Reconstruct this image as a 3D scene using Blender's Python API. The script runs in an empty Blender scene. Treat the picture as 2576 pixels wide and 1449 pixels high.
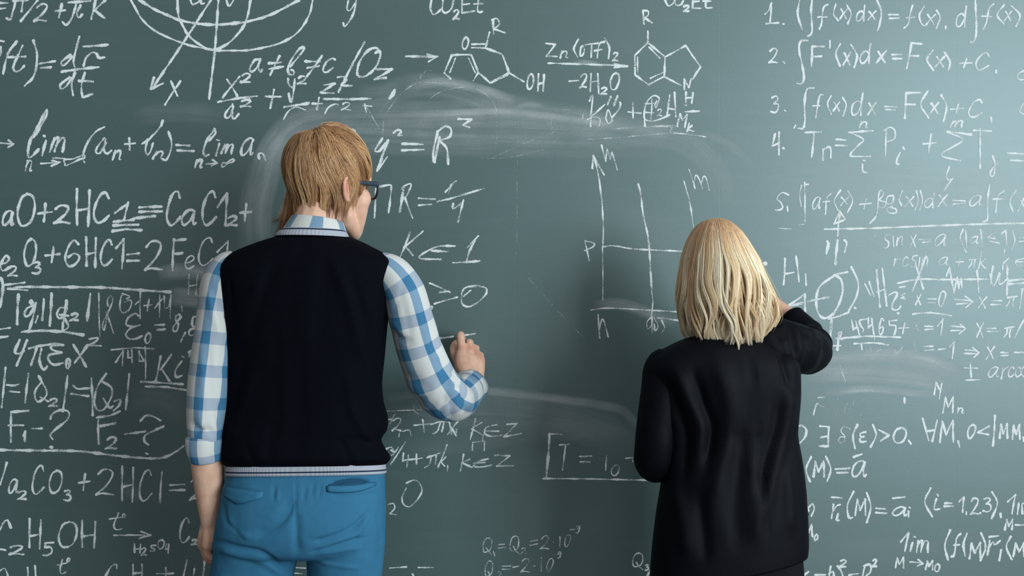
import bpy, math, random
import numpy as np
from mathutils import Vector, Matrix
from mathutils.bvhtree import BVHTree

# ------------------------------------------------------------------ camera, world, light, exposure
SC = bpy.context.scene
COL = SC.collection
CAM_D, CAM_Z, FPX = 3.2, 1.45, 2860.0          # distance to the wall, eye height, focal length in pixels
cam_data = bpy.data.cameras.new('camera')
cam_data.sensor_width = 36.0
cam_data.lens = 36.0 * FPX / 2576.0
cam_data.clip_start = 0.05
cam = bpy.data.objects.new('camera', cam_data)
COL.objects.link(cam)
cam.location = (0.0, -CAM_D, CAM_Z)
cam.rotation_euler = (math.radians(90), 0, 0)
SC.camera = cam

SC.view_settings.view_transform = 'Standard'
SC.view_settings.look = 'None'
SC.view_settings.gamma = 1.0
SC.view_settings.exposure = 0.0
try:
    SC.view_settings.use_curve_mapping = False
except Exception:
    pass

try:
    SC.cycles.transparent_max_bounces = 48      # many thin layers of chalk lie over each other
except Exception:
    pass

world = bpy.data.worlds.new('overcast_sky')
SC.world = world
world.use_nodes = True
wn, wl = world.node_tree.nodes, world.node_tree.links
wn.clear()
w_out = wn.new('ShaderNodeOutputWorld')
w_bg = wn.new('ShaderNodeBackground')
w_tc = wn.new('ShaderNodeTexCoord')
w_sep = wn.new('ShaderNodeSeparateXYZ')
w_ramp = wn.new('ShaderNodeValToRGB')
wl.new(w_tc.outputs['Generated'], w_sep.inputs[0])
w_map = wn.new('ShaderNodeMapRange')
w_map.inputs[1].default_value = -1.0
w_map.inputs[2].default_value = 1.0
wl.new(w_sep.outputs['Z'], w_map.inputs[0])
wl.new(w_map.outputs[0], w_ramp.inputs[0])
cr = w_ramp.color_ramp
cr.elements[0].position = 0.40
cr.elements[0].color = (0.02, 0.022, 0.023, 1)
cr.elements[1].position = 0.70
cr.elements[1].color = (1.0, 1.04, 1.06, 1)
e = cr.elements.new(0.50); e.color = (0.17, 0.18, 0.185, 1)
# the open sky lies towards the windows (right), the inner room to the left is dimmer
w_side = wn.new('ShaderNodeMapRange')
w_side.inputs[1].default_value = -1.0; w_side.inputs[2].default_value = 1.0
w_side.inputs[3].default_value = 0.36; w_side.inputs[4].default_value = 1.5
wl.new(w_sep.outputs['X'], w_side.inputs[0])
w_mul = wn.new('ShaderNodeVectorMath'); w_mul.operation = 'SCALE'
wl.new(w_ramp.outputs[0], w_mul.inputs[0]); wl.new(w_side.outputs[0], w_mul.inputs['Scale'])
wl.new(w_mul.outputs[0], w_bg.inputs['Color'])
w_bg.inputs['Strength'].default_value = 0.60
wl.new(w_bg.outputs[0], w_out.inputs['Surface'])

def area_light(name, loc, target, sx, sy, power, color):
    d = bpy.data.lights.new(name, 'AREA')
    d.shape = 'RECTANGLE'; d.size = sx; d.size_y = sy
    d.energy = power; d.color = color
    o = bpy.data.objects.new(name, d); COL.objects.link(o)
    o.location = loc
    o.rotation_euler = (Vector(target) - Vector(loc)).to_track_quat('-Z', 'Y').to_euler()
    return o
# daylight coming in through the tall windows of the right-hand wall
area_light('window_daylight', (3.60, -1.75, 2.10), (0.0, -1.75, 2.10), 1.85, 2.75, 72, (0.90, 0.97, 1.0))
area_light('window_daylight', (3.60, -5.60, 2.15), (0.0, -5.60, 2.15), 4.15, 2.75, 570, (0.81, 0.96, 1.02))

# ------------------------------------------------------------------ helpers
def PW(px, py, Y):
    """pixel of the 2576x1449 frame at depth plane y=Y -> point"""
    d = CAM_D + Y
    return np.array([(px - 1288.0) / FPX * d, Y, CAM_Z - (py - 724.5) / FPX * d])

def to_px(V):
    d = CAM_D + V[:, 1]
    return 1288.0 + V[:, 0] / d * FPX, 724.5 - (V[:, 2] - CAM_Z) / d * FPX

ORG = {}
def root_of(o):
    while o.parent is not None:
        o = o.parent
    return o

def mk(name, V, F, mat=None, parent=None, smooth=True, uv=None, attrs=None, label=None, world_parent=True):
    V = np.asarray(V, dtype=float)
    if parent is not None:
        V = V - np.array(root_of(parent).location)
    me = bpy.data.meshes.new(name)
    if isinstance(F, np.ndarray):                       # large quad meshes
        me.vertices.add(len(V)); me.vertices.foreach_set('co', V.astype(np.float32).ravel())
        me.loops.add(F.size); me.loops.foreach_set('vertex_index', F.astype(np.int32).ravel())
        me.polygons.add(len(F)); me.polygons.foreach_set('loop_start', np.arange(0, F.size, 4, dtype=np.int32))
        me.update(calc_edges=True)
    else:
        me.from_pydata([tuple(v) for v in V], [], [tuple(int(i) for i in f) for f in F])
    if uv is not None:
        lay = me.uv_layers.new(name='UVMap')
        li = np.empty(len(me.loops), dtype=np.int32)
        me.loops.foreach_get('vertex_index', li)
        if isinstance(uv, list):                       # per-loop
            arr = np.asarray(uv, dtype=np.float32)
        else:
            arr = np.asarray(uv, dtype=np.float32)[li]
        lay.data.foreach_set('uv', arr.ravel())
    for k, a in (attrs or {}).items():
        a = np.asarray(a, dtype=np.float32)
        if a.ndim == 1:
            at = me.attributes.new(k, 'FLOAT', 'POINT'); at.data.foreach_set('value', a)
        else:
            at = me.attributes.new(k, 'FLOAT_VECTOR', 'POINT'); at.data.foreach_set('vector', a.ravel())
    if smooth:
        me.polygons.foreach_set('use_smooth', [True] * len(me.polygons))
    if mat is not None:
        me.materials.append(mat)
    me.update()
    o = bpy.data.objects.new(name, me)
    COL.objects.link(o)
    if parent is not None:
        o.parent = parent
    if label:
        o['label'] = label
    return o

def empty(name, loc, label, cat):
    o = bpy.data.objects.new(name, None)
    COL.objects.link(o)
    o.location = loc
    o.empty_display_size = 0.1
    o['label'] = label; o['category'] = cat
    return o

def catmull(P, n):
    """smooth curve through the rows of P, n samples per span"""
    P = np.asarray(P, dtype=float)
    if len(P) < 3:
        t = np.linspace(0, 1, n + 1)[:, None]
        return P[0] * (1 - t) + P[-1] * t
    Q = np.vstack([2 * P[0] - P[1], P, 2 * P[-1] - P[-2]])
    out = []
    for i in range(1, len(Q) - 2):
        p0, p1, p2, p3 = Q[i - 1], Q[i], Q[i + 1], Q[i + 2]
        for k in range(n):
            t = k / n
            out.append(0.5 * (2 * p1 + (p2 - p0) * t + (2 * p0 - 5 * p1 + 4 * p2 - p3) * t * t + (3 * p1 - p0 - 3 * p2 + p3) * t ** 3))
    out.append(Q[-2])
    return np.array(out)

def grid_faces(nr, ns, closed=True, off=0):
    F = []
    for i in range(nr - 1):
        for j in range(ns if closed else ns - 1):
            k = (j + 1) % ns
            F.append((off + i * ns + j, off + i * ns + k, off + (i + 1) * ns + k, off + (i + 1) * ns + j))
    return F

def cap(G):
    """closed mesh from a ring grid G[nr,ns,3]"""
    nr, ns, _ = G.shape
    V = G.reshape(-1, 3)
    F = grid_faces(nr, ns)
    a, b = G[0].mean(0), G[-1].mean(0)
    V = np.vstack([V, a, b])
    ia, ib = nr * ns, nr * ns + 1
    for j in range(ns):
        k = (j + 1) % ns
        F.append((ia, k, j))
        F.append((ib, (nr - 1) * ns + j, (nr - 1) * ns + k))
    return V, F

def tube_grid(P, R, ns=20, sub=6, up=(0, -1, 0), R2=None, round_ends=False):
    """ring grid along a path; R = radius across 'side', R2 = radius along 'up'"""
    P = np.asarray(P, float); R = np.asarray(R, float)
    R2 = R if R2 is None else np.asarray(R2, float)
    D = catmull(np.column_stack([P, R, R2]), sub)
    C, r1, r2 = D[:, :3], D[:, 3], D[:, 4]
    if round_ends:
        def end(c, t, a, b):
            cs, as_, bs = [], [], []
            for q in (80, 60, 40, 20):
                s, cc = math.sin(math.radians(q)), math.cos(math.radians(q))
                cs.append(c + t * min(a, b) * s); as_.append(a * cc); bs.append(b * cc)
            return cs, as_, bs
        t0 = C[0] - C[1]; t0 /= np.linalg.norm(t0)
        t1 = C[-1] - C[-2]; t1 /= np.linalg.norm(t1)
        c0, a0, b0 = end(C[0], t0, r1[0], r2[0])
        c1, a1, b1 = end(C[-1], t1, r1[-1], r2[-1])
        C = np.vstack([c0, C, c1[::-1]]); r1 = np.concatenate([a0, r1, a1[::-1]]); r2 = np.concatenate([b0, r2, b1[::-1]])
    T = np.gradient(C, axis=0)
    T /= np.linalg.norm(T, axis=1)[:, None] + 1e-12
    up = np.asarray(up, float)
    n = up - T[0] * np.dot(up, T[0]); n /= np.linalg.norm(n)
    G = np.zeros((len(C), ns, 3))
    th = np.linspace(0, 2 * math.pi, ns, endpoint=False)
    for i in range(len(C)):
        n = n - T[i] * np.dot(n, T[i]); n /= np.linalg.norm(n)
        s = np.cross(T[i], n)
        G[i] = C[i] + np.outer(np.cos(th) * r2[i], n) + np.outer(np.sin(th) * r1[i], s)
    return G

def ellipsoid(c, r, rot=None, nu=20, nv=14):
    G = np.zeros((nv, nu, 3))
    th = np.linspace(0, 2 * math.pi, nu, endpoint=False)
    for i in range(nv):
        ph = math.pi * (i + 0.5) / nv
        G[i, :, 0] = math.sin(ph) * np.cos(th); G[i, :, 1] = math.sin(ph) * np.sin(th); G[i, :, 2] = -math.cos(ph)
    G = G * np.asarray(r, float)
    if rot is not None:
        G = G @ np.asarray(rot, float).T
    return cap(G + np.asarray(c, float))

def capsule(P, R, ns=14, sub=4, up=(0, -1, 0.01), R2=None):
    return cap(tube_grid(P, R, ns, sub, up, R2, round_ends=True))

def ring_loft(rows, ns=48, sub=4):
    """rows: (py, left px, right px, Yc, back depth, front depth, squareness, tilt back/front, tilt left/right)"""
    D = catmull(np.array(rows, float), sub)
    th = np.linspace(0, 2 * math.pi, ns, endpoint=False)
    c, s = np.cos(th), np.sin(th)
    G = np.zeros((len(D), ns, 3))
    for i, (py, xl, xr, Yc, db, df, n, tb, tr) in enumerate(D):
        A, B = PW(xl, py, Yc), PW(xr, py, Yc)
        hw = (B[0] - A[0]) / 2; xc = (B[0] + A[0]) / 2
        ex = 2.0 / n
        X = np.sign(c) * np.abs(c) ** ex * hw
        Y = np.sign(s) * np.abs(s) ** ex
        Y = np.where(Y < 0, Y * db, Y * df)
        G[i, :, 0] = xc + X
        G[i, :, 1] = Yc + Y
        G[i, :, 2] = A[2] - tb * Y + tr * X
    return G

_rs = np.random.RandomState(5)
_perm = _rs.permutation(256); _perm = np.concatenate([_perm, _perm, _perm])
_val = _rs.rand(256) * 2 - 1
def noise3(P):
    """smooth value noise of the rows of P, about -1..1"""
    P = np.asarray(P, float)
    I = np.floor(P).astype(int); f = P - I
    f = f * f * (3 - 2 * f)
    def h(a, b, c):
        return _val[_perm[_perm[_perm[(I[..., 0] + a) & 255] + ((I[..., 1] + b) & 255)] + ((I[..., 2] + c) & 255)]]
    x, y, z = f[..., 0], f[..., 1], f[..., 2]
    l = lambda a, b, t: a + (b - a) * t
    return l(l(l(h(0,0,0), h(1,0,0), x), l(h(0,1,0), h(1,1,0), x), y), l(l(h(0,0,1), h(1,0,1), x), l(h(0,1,1), h(1,1,1), x), y), z)

def union(parts, voxel, smooth_iter=6, factor=0.5):
    """one continuous skin over a list of closed (V,F) meshes"""
    Vs, Fs, off = [], [], 0
    for V, F in parts:
        Vs.append(V); Fs += [tuple(int(i) + off for i in f) for f in F]; off += len(V)
    me = bpy.data.meshes.new('work'); me.from_pydata([tuple(v) for v in np.vstack(Vs)], [], Fs)
    o = bpy.data.objects.new('work', me); COL.objects.link(o)
    m = o.modifiers.new('r', 'REMESH'); m.mode = 'VOXEL'; m.voxel_size = voxel; m.adaptivity = 0
    if smooth_iter:
        s = o.modifiers.new('s', 'SMOOTH'); s.factor = factor; s.iterations = smooth_iter
    dg = bpy.context.evaluated_depsgraph_get(); dg.update()
    ev = o.evaluated_get(dg); m2 = ev.to_mesh()
    n = len(m2.vertices); co = np.empty(n * 3); m2.vertices.foreach_get('co', co)
    V = co.reshape(-1, 3).copy(); F = [tuple(p.vertices) for p in m2.polygons]
    ev.to_mesh_clear()
    bpy.data.objects.remove(o); bpy.data.meshes.remove(me)
    return V, F

def vnormals(V, F):
    me = bpy.data.meshes.new('w'); me.from_pydata([tuple(v) for v in V], [], F); me.update()
    n = np.empty(len(V) * 3); me.vertices.foreach_get('normal', n)
    bpy.data.meshes.remove(me)
    return n.reshape(-1, 3)

def seg_dist(x, y, pts):
    """distance of pixel positions to a polyline"""
    d = np.full(x.shape, 1e9)
    tt = np.zeros(x.shape)
    for i in range(len(pts) - 1):
        ax, ay = pts[i]; bx, by = pts[i + 1]
        L = (bx - ax) ** 2 + (by - ay) ** 2 + 1e-9
        t = np.clip(((x - ax) * (bx - ax) + (y - ay) * (by - ay)) / L, 0, 1)
        q = np.hypot(x - ax - t * (bx - ax), y - ay - t * (by - ay))
        m = q < d
        tt = np.where(m, (i + t) / (len(pts) - 1), tt)
        d = np.minimum(d, q)
    return d, tt

CREASE = 1.0
def crease(V, N, folds, facing=-0.05):
    """press folds (polyline in the frame, width px, depth m; negative depth = ridge) into the near side of a cloth"""
    if np.sum((V - V.mean(0)) * N) < 0:
        N = -N
    x, y = to_px(V)
    w = np.clip((-N[:, 1] - facing) * 3, 0, 1)
    for pts, wd, dep in folds:
        d, t = seg_dist(x, y, catmull(pts, 5) if len(pts) > 2 else pts)
        env = np.clip(np.minimum(t, 1 - t) * 5 + 0.25, 0, 1)
        a = np.exp(-(d / wd) ** 2) * env * w
        V = V - N * (a * dep * CREASE)[:, None]
    return V

# ------------------------------------------------------------------ materials
def srgb(r, g, b):
    f = lambda c: (c / 255 / 12.92) if c / 255 <= 0.04045 else ((c / 255 + 0.055) / 1.055) ** 2.4
    return (f(r), f(g), f(b), 1.0)

class Mat:
    def __init__(self, name):
        self.m = bpy.data.materials.new(name); self.m.use_nodes = True
        self.n, self.l = self.m.node_tree.nodes, self.m.node_tree.links
        self.n.clear()
        self.out = self.n.new('ShaderNodeOutputMaterial')
        self.b = self.n.new('ShaderNodeBsdfPrincipled')
        self.l.new(self.b.outputs[0], self.out.inputs['Surface'])
    def node(self, t, **kw):
        x = self.n.new(t)
        for k, v in kw.items():
            setattr(x, k, v)
        return x
    def put(self, sock, v):
        if hasattr(v, 'links') and hasattr(v, 'is_output'):
            self.l.new(v, sock)
        else:
            sock.default_value = v
    def math(self, op, a, b=0.0, c=None, clamp=False):
        x = self.node('ShaderNodeMath', operation=op, use_clamp=clamp)
        self.put(x.inputs[0], a); self.put(x.inputs[1], b)
        if c is not None:
            self.put(x.inputs[2], c)
        return x.outputs[0]
    def noise(self, scale, detail=3.0, rough=0.5, vec=None, coord='Object', dist=0.0):
        x = self.node('ShaderNodeTexNoise')
        x.inputs['Scale'].default_value = scale; x.inputs['Detail'].default_value = detail
        x.inputs['Roughness'].default_value = rough; x.inputs['Distortion'].default_value = dist
        if vec is None:
            tc = self.node('ShaderNodeTexCoord'); vec = tc.outputs[coord]
        self.l.new(vec, x.inputs['Vector'])
        return x.outputs['Fac']
    def mix(self, f, a, b):
        x = self.node('ShaderNodeMix', data_type='RGBA')
        self.put(x.inputs[0], f); self.put(x.inputs[6], a); self.put(x.inputs[7], b)
        return x.outputs[2]
    def mapr(self, v, a, b, c, d, smooth=False):
        x = self.node('ShaderNodeMapRange')
        if smooth:
            x.interpolation_type = 'SMOOTHSTEP'
        self.put(x.inputs[0], v)
        for i, q in enumerate((a, b, c, d)):
            self.put(x.inputs[i + 1], q)
        return x.outputs[0]
    def attr(self, name):
        return self.node('ShaderNodeAttribute', attribute_name=name)
    def color(self, v): self.put(self.b.inputs['Base Color'], v)
    def set(self, **kw):
        for k, v in kw.items():
            self.put(self.b.inputs[k.replace('_', ' ')], v)
        return self
    def bump(self, h, strength=0.3, dist=0.001):
        x = self.node('ShaderNodeBump'); x.inputs['Strength'].default_value = strength; x.inputs['Distance'].default_value = dist
        self.l.new(h, x.inputs['Height']); self.l.new(x.outputs[0], self.b.inputs['Normal'])

def m_plain(name, rgb, rough=0.6, spec=0.4, noise=None, bump=None):
    M = Mat(name)
    if noise:
        sc, amt = noise
        dark = tuple(c * (1 - amt) for c in rgb[:3]) + (1,)
        M.color(M.mix(M.noise(sc, 4), dark, rgb))
    else:
        M.color(rgb)
    M.set(Roughness=rough, Specular_IOR_Level=spec)
    if bump:
        M.bump(M.noise(bump[0], 3), bump[1], bump[2])
    return M.m

def m_wall():
    M = Mat('chalkboard_paint')
    n1 = M.noise(1.3, 5, 0.55); n2 = M.noise(9.0, 4, 0.6)
    base = M.mix(M.mapr(n1, 0.3, 0.7, 0, 1), (0.044, 0.083, 0.081, 1), (0.054, 0.098, 0.095, 1))
    tc = M.node('ShaderNodeTexCoord')
    mp = M.node('ShaderNodeMapping'); mp.inputs['Scale'].default_value = (1.2, 1.0, 14.0)
    M.l.new(tc.outputs['Object'], mp.inputs['Vector'])
    st = M.noise(2.2, 5, 0.65, vec=mp.outputs[0])
    dust = M.math('MULTIPLY', M.mapr(st, 0.50, 0.85, 0, 0.05), M.mapr(n2, 0.35, 0.7, 0.2, 1))
    base = M.mix(dust, base, (0.52, 0.56, 0.57, 1))
    # faint vertical joints of the painted boards
    sep = M.node('ShaderNodeSeparateXYZ'); M.l.new(tc.outputs['Object'], sep.inputs[0])
    h = None
    for x0 in (-0.931, -0.266, 0.011, 0.587, 1.25):
        g = M.mapr(M.math('ABSOLUTE', M.math('SUBTRACT', sep.outputs['X'], x0)), 0.0, 0.0016, 1, 0, True)
        h = g if h is None else M.math('MAXIMUM', h, g)
    base = M.mix(M.math('MULTIPLY', h, 0.10), base, (0.03, 0.04, 0.04, 1))
    M.color(base)
    M.set(Roughness=0.44, Specular_IOR_Level=1.0, IOR=1.68, Specular_Tint=(0.86, 1.0, 1.0, 1))
    fine = M.noise(210, 2, 0.5)
    M.bump(M.math('SUBTRACT', fine, M.math('MULTIPLY', h, 0.5)), 0.12, 0.0008)
    return M.m

def m_chalk():
    M = Mat('chalk')
    dens = M.attr('dens').outputs['Fac']; ac = M.attr('across').outputs['Fac']
    g = M.math('ADD', M.math('MULTIPLY', M.noise(430, 2, 0.6), 0.8), M.math('MULTIPLY', M.noise(150, 2, 0.5), 0.2))
    edge = M.mapr(M.math('ABSOLUTE', ac), 0.45, 1.0, 0.0, 0.30)
    th = M.math('ADD', M.math('SUBTRACT', 0.74, M.math('MULTIPLY', dens, 0.44)), edge)
    a = M.mapr(g, M.math('SUBTRACT', th, 0.08), M.math('ADD', th, 0.08), 0.0, 1.0, True)
    a = M.math('MULTIPLY', a, M.mapr(dens, 0.0, 0.9, 0.30, 1.0))
    M.color((0.80, 0.83, 0.83, 1))
    M.set(Roughness=0.9, Specular_IOR_Level=0.1, Alpha=a)
    return M.m

def m_smear():
    M = Mat('chalk_dust')
    dens = M.attr('dens').outputs['Fac']; ac = M.attr('across').outputs['Fac']
    suv = M.attr('suv').outputs['Vector']
    mp = M.node('ShaderNodeMapping'); mp.inputs['Scale'].default_value = (2.0, 55.0, 1.0)
    M.l.new(suv, mp.inputs['Vector'])
    st = M.noise(1.0, 6, 0.62, vec=mp.outputs[0])
    bl = M.noise(11, 4, 0.55)
    gr = M.noise(330, 2, 0.5)
    e2 = M.math('SUBTRACT', 1.0, M.math('POWER', M.math('ABSOLUTE', ac), 2.2), clamp=True)
    a = M.math('MULTIPLY', M.mapr(st, 0.34, 0.72, 0.28, 1.0), M.mapr(bl, 0.3, 0.7, 0.45, 1.1))
    a = M.math('MULTIPLY', a, M.mapr(gr, 0.3, 0.65, 0.6, 1.1))
    a = M.math('MULTIPLY', M.math('MULTIPLY', a, e2), dens, clamp=True)
    M.color((0.66, 0.71, 0.72, 1))
    M.set(Roughness=0.9, Specular_IOR_Level=0.1, Alpha=a)
    return M.m

def m_plaid():
    M = Mat('plaid_cotton')
    uvn = M.node('ShaderNodeUVMap')
    sep = M.node('ShaderNodeSeparateXYZ'); M.l.new(uvn.outputs[0], sep.inputs[0])
    def stripe(s):
        f = M.math('FRACT', s)
        a = M.mapr(f, 0.02, 0.035, 0, 1); b = M.mapr(f, 0.40, 0.415, 1, 0)
        return M.math('MULTIPLY', a, b)
    su, sv = stripe(sep.outputs[0]), stripe(sep.outputs[1])
    wv = M.noise(700, 2, 0.5)
    white = M.mix(wv, (0.55, 0.54, 0.515, 1), (0.63, 0.63, 0.61, 1))
    c = M.mix(su, white, M.mix(wv, (0.15, 0.25, 0.36, 1), (0.20, 0.31, 0.42, 1)))
    c = M.mix(M.math('MULTIPLY', sv, M.math('SUBTRACT', 1.0, su)), c, (0.34, 0.385, 0.455, 1))
    c = M.mix(M.math('MULTIPLY', sv, su), c, (0.045, 0.16, 0.29, 1))
    M.color(c)
    M.set(Roughness=0.85, Specular_IOR_Level=0.15)
    M.bump(M.noise(60, 3), 0.25, 0.002)
    return M.m

def m_knit_band():
    M = Mat('ribbed_knit')
    uvn = M.node('ShaderNodeUVMap')
    sep = M.node('ShaderNodeSeparateXYZ'); M.l.new(uvn.outputs[0], sep.inputs[0])
    v = sep.outputs[1]
    line = M.math('MULTIPLY', M.mapr(v, 0.40, 0.43, 0, 1), M.mapr(v, 0.51, 0.54, 1, 0))
    c = M.mix(line, (0.38, 0.395, 0.45, 1), (0.012, 0.022, 0.05, 1))
    M.color(c)
    rib = M.math('SINE', M.math('MULTIPLY', sep.outputs[0], 6.2832))
    M.set(Roughness=0.9, Specular_IOR_Level=0.1)
    M.bump(rib, 0.3, 0.0008)
    return M.m

def m_cloth(name, c1, c2, scale, rough=0.85, spec=0.15, sheen=0.0, bump=0.2, weave=900):
    M = Mat(name)
    M.color(M.mix(M.noise(scale, 4, 0.6), c1, c2))
    M.set(Roughness=rough, Specular_IOR_Level=spec, Sheen_Weight=sheen)
    h = M.math('ADD', M.noise(weave, 1), M.math('MULTIPLY', M.noise(45, 3), 1.5))
    M.bump(h, bump, 0.001)
    return M.m

def m_skin():
    M = Mat('skin')
    n = M.noise(38, 5, 0.6); f = M.noise(260, 3, 0.6)
    c = M.mix(M.mapr(n, 0.3, 0.7, 0, 1), srgb(214, 164, 138), srgb(230, 188, 164))
    c = M.mix(M.mapr(f, 0.58, 0.75, 0, 0.25), c, srgb(190, 130, 104))
    red = M.attr('red').outputs['Fac']
    c = M.mix(red, c, srgb(196, 112, 98))
    M.color(c)
    M.set(Roughness=0.5, Specular_IOR_Level=0.35, Subsurface_Weight=0.12, Subsurface_Scale=0.006)
    M.b.inputs['Subsurface Radius'].default_value = (1.0, 0.35, 0.2)
    M.bump(f, 0.12, 0.0006)
    return M.m

def m_hair(name):
    M = Mat(name)
    M.l.new(M.attr('col').outputs['Vector'], M.b.inputs['Base Color'])
    M.set(Roughness=0.42, Specular_IOR_Level=0.45)
    return M.m

MW, MC, MS = m_wall(), m_chalk(), m_smear()
M_PLAID, M_BAND, M_SKIN = m_plaid(), m_knit_band(), m_skin()
M_VEST = m_cloth('navy_wool', (0.0018, 0.0019, 0.0042, 1), (0.0028, 0.0030, 0.0062, 1), 30, spec=0.05)
M_BLAZER = m_cloth('black_wool', (0.0016, 0.0018, 0.0036, 1), (0.0026, 0.0028, 0.0054, 1), 25, spec=0.10, rough=0.6)
M_BLUE = m_cloth('blue_cotton', (0.028, 0.130, 0.232, 1), (0.037, 0.158, 0.272, 1), 14, spec=0.15, bump=0.25)
M_BLUE_SHADE = m_cloth('blue_cotton_shaded', (0.014, 0.062, 0.12, 1), (0.018, 0.075, 0.14, 1), 14)  # darker copy of the trouser cotton: shade inside the pocket put into the colour
M_BLACK = m_cloth('black_cotton', (0.004, 0.004, 0.006, 1), (0.006, 0.006, 0.009, 1), 20)
M_HAIR_M, M_HAIR_W = m_hair('sandy_hair'), m_hair('blonde_hair')
M_FRAME = m_plain('dark_acetate', (0.008, 0.010, 0.014, 1), 0.25, 0.6)
M_TEMPLE = m_plain('blue_grey_acetate', (0.025, 0.042, 0.065, 1), 0.35, 0.5)
M_LEATHER = m_plain('brown_leather', (0.07, 0.035, 0.02, 1), 0.45, 0.5, (40, 0.4), (120, 0.2, 0.001))
M_LEATHER_B = m_plain('black_leather', (0.012, 0.012, 0.013, 1), 0.4, 0.5, (40, 0.4), (120, 0.2, 0.001))
M_RUBBER = m_plain('dark_rubber', (0.02, 0.02, 0.02, 1), 0.8, 0.2)
M_WHITE = m_plain('eye_white', (0.75, 0.73, 0.70, 1), 0.15, 0.6)
M_IRIS = m_plain('iris', (0.05, 0.09, 0.13, 1), 0.1, 0.6)
M_STICK = m_plain('chalk_stick', (0.78, 0.78, 0.76, 1), 0.95, 0.05, (200, 0.1))
M_FLOOR = m_plain('grey_floor', (0.16, 0.155, 0.15, 1), 0.5, 0.4, (6, 0.25))
M_PAINT = m_plain('white_wall_paint', (0.62, 0.63, 0.63, 1), 0.8, 0.2, (8, 0.05))
M_FRAMEW = m_plain('window_paint', (0.7, 0.71, 0.72, 1), 0.4, 0.4)
def m_glass():
    M = Mat('glass'); M.set(Roughness=0.0, IOR=1.45, Transmission_Weight=1.0); M.color((1, 1, 1, 1))
    tr = M.node('ShaderNodeBsdfTransparent'); gl = M.node('ShaderNodeBsdfGlossy'); gl.inputs['Roughness'].default_value = 0.02
    
    mx = M.node('ShaderNodeMixShader'); mx.inputs[0].default_value = 0.04; M.l.new(tr.outputs[0], mx.inputs[1]); M.l.new(gl.outputs[0], mx.inputs[2])
    M.l.new(mx.outputs[0], M.out.inputs['Surface'])
    return M.m
M_GLASS = m_glass()

# ------------------------------------------------------------------ the setting
def box(V, F, x0, x1, y0, y1, z0, z1):
    o = len(V)
    V += [(x0,y0,z0),(x1,y0,z0),(x1,y1,z0),(x0,y1,z0),(x0,y0,z1),(x1,y0,z1),(x1,y1,z1),(x0,y1,z1)]
    F += [tuple(o+i for i in f) for f in ((0,3,2,1),(4,5,6,7),(0,1,5,4),(1,2,6,5),(2,3,7,6),(3,0,4,7))]
def struct(name, boxes, mat, label=None, parent=None):
    V, F = [], []
    for b in boxes:
        box(V, F, *b)
    o = mk(name, V, F, mat, parent, smooth=False)
    if parent is None:
        o['kind'] = 'structure'
        o['label'] = label; o['category'] = name.split('_')[0]
    return o
wall = struct('wall_back', [(-3.7, 3.7, 0.0, 0.15, 0.0, 3.8)], MW, 'green-grey chalkboard wall covered in handwritten formulas')
struct('floor', [(-3.7, 3.7, -9.0, 0.15, -0.1, 0.0)], M_FLOOR, 'plain grey floor under the two people')
struct('wall_right', [(3.4, 3.55, -9.0, -7.7, 0, 3.8), (3.4, 3.55, -3.5, -2.7, 0, 3.8), (3.4, 3.55, -0.8, 0.0, 0, 3.8),
                      (3.4, 3.55, -7.7, -0.8, 0, 0.72), (3.4, 3.55, -7.7, -0.8, 3.55, 3.8)], M_PAINT, 'white side wall with two tall windows right of the chalkboard')
for i, (ya, yb) in enumerate(((-2.7, -0.8), (-7.7, -3.5))):
    ym = (ya + yb) / 2
    w = struct('window_%d' % (i + 1), [(3.44, 3.50, ya, ya + .06, .72, 3.55), (3.44, 3.50, yb - .06, yb, .72, 3.55), (3.44, 3.50, ya, yb, .72, .78),
               (3.44, 3.50, ya, yb, 3.49, 3.55), (3.44, 3.50, ym - .03, ym + .03, .72, 3.55)], M_FRAMEW,
               ('white framed window in the side wall nearest the chalkboard', 'white framed window in the side wall farther from the chalkboard')[i])
    struct('window_pane', [(3.468, 3.472, ya + .06, ym - .03, .78, 3.49)], M_GLASS, parent=w)
    struct('window_pane', [(3.468, 3.472, ym + .03, yb - .06, .78, 3.49)], M_GLASS, parent=w)
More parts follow.
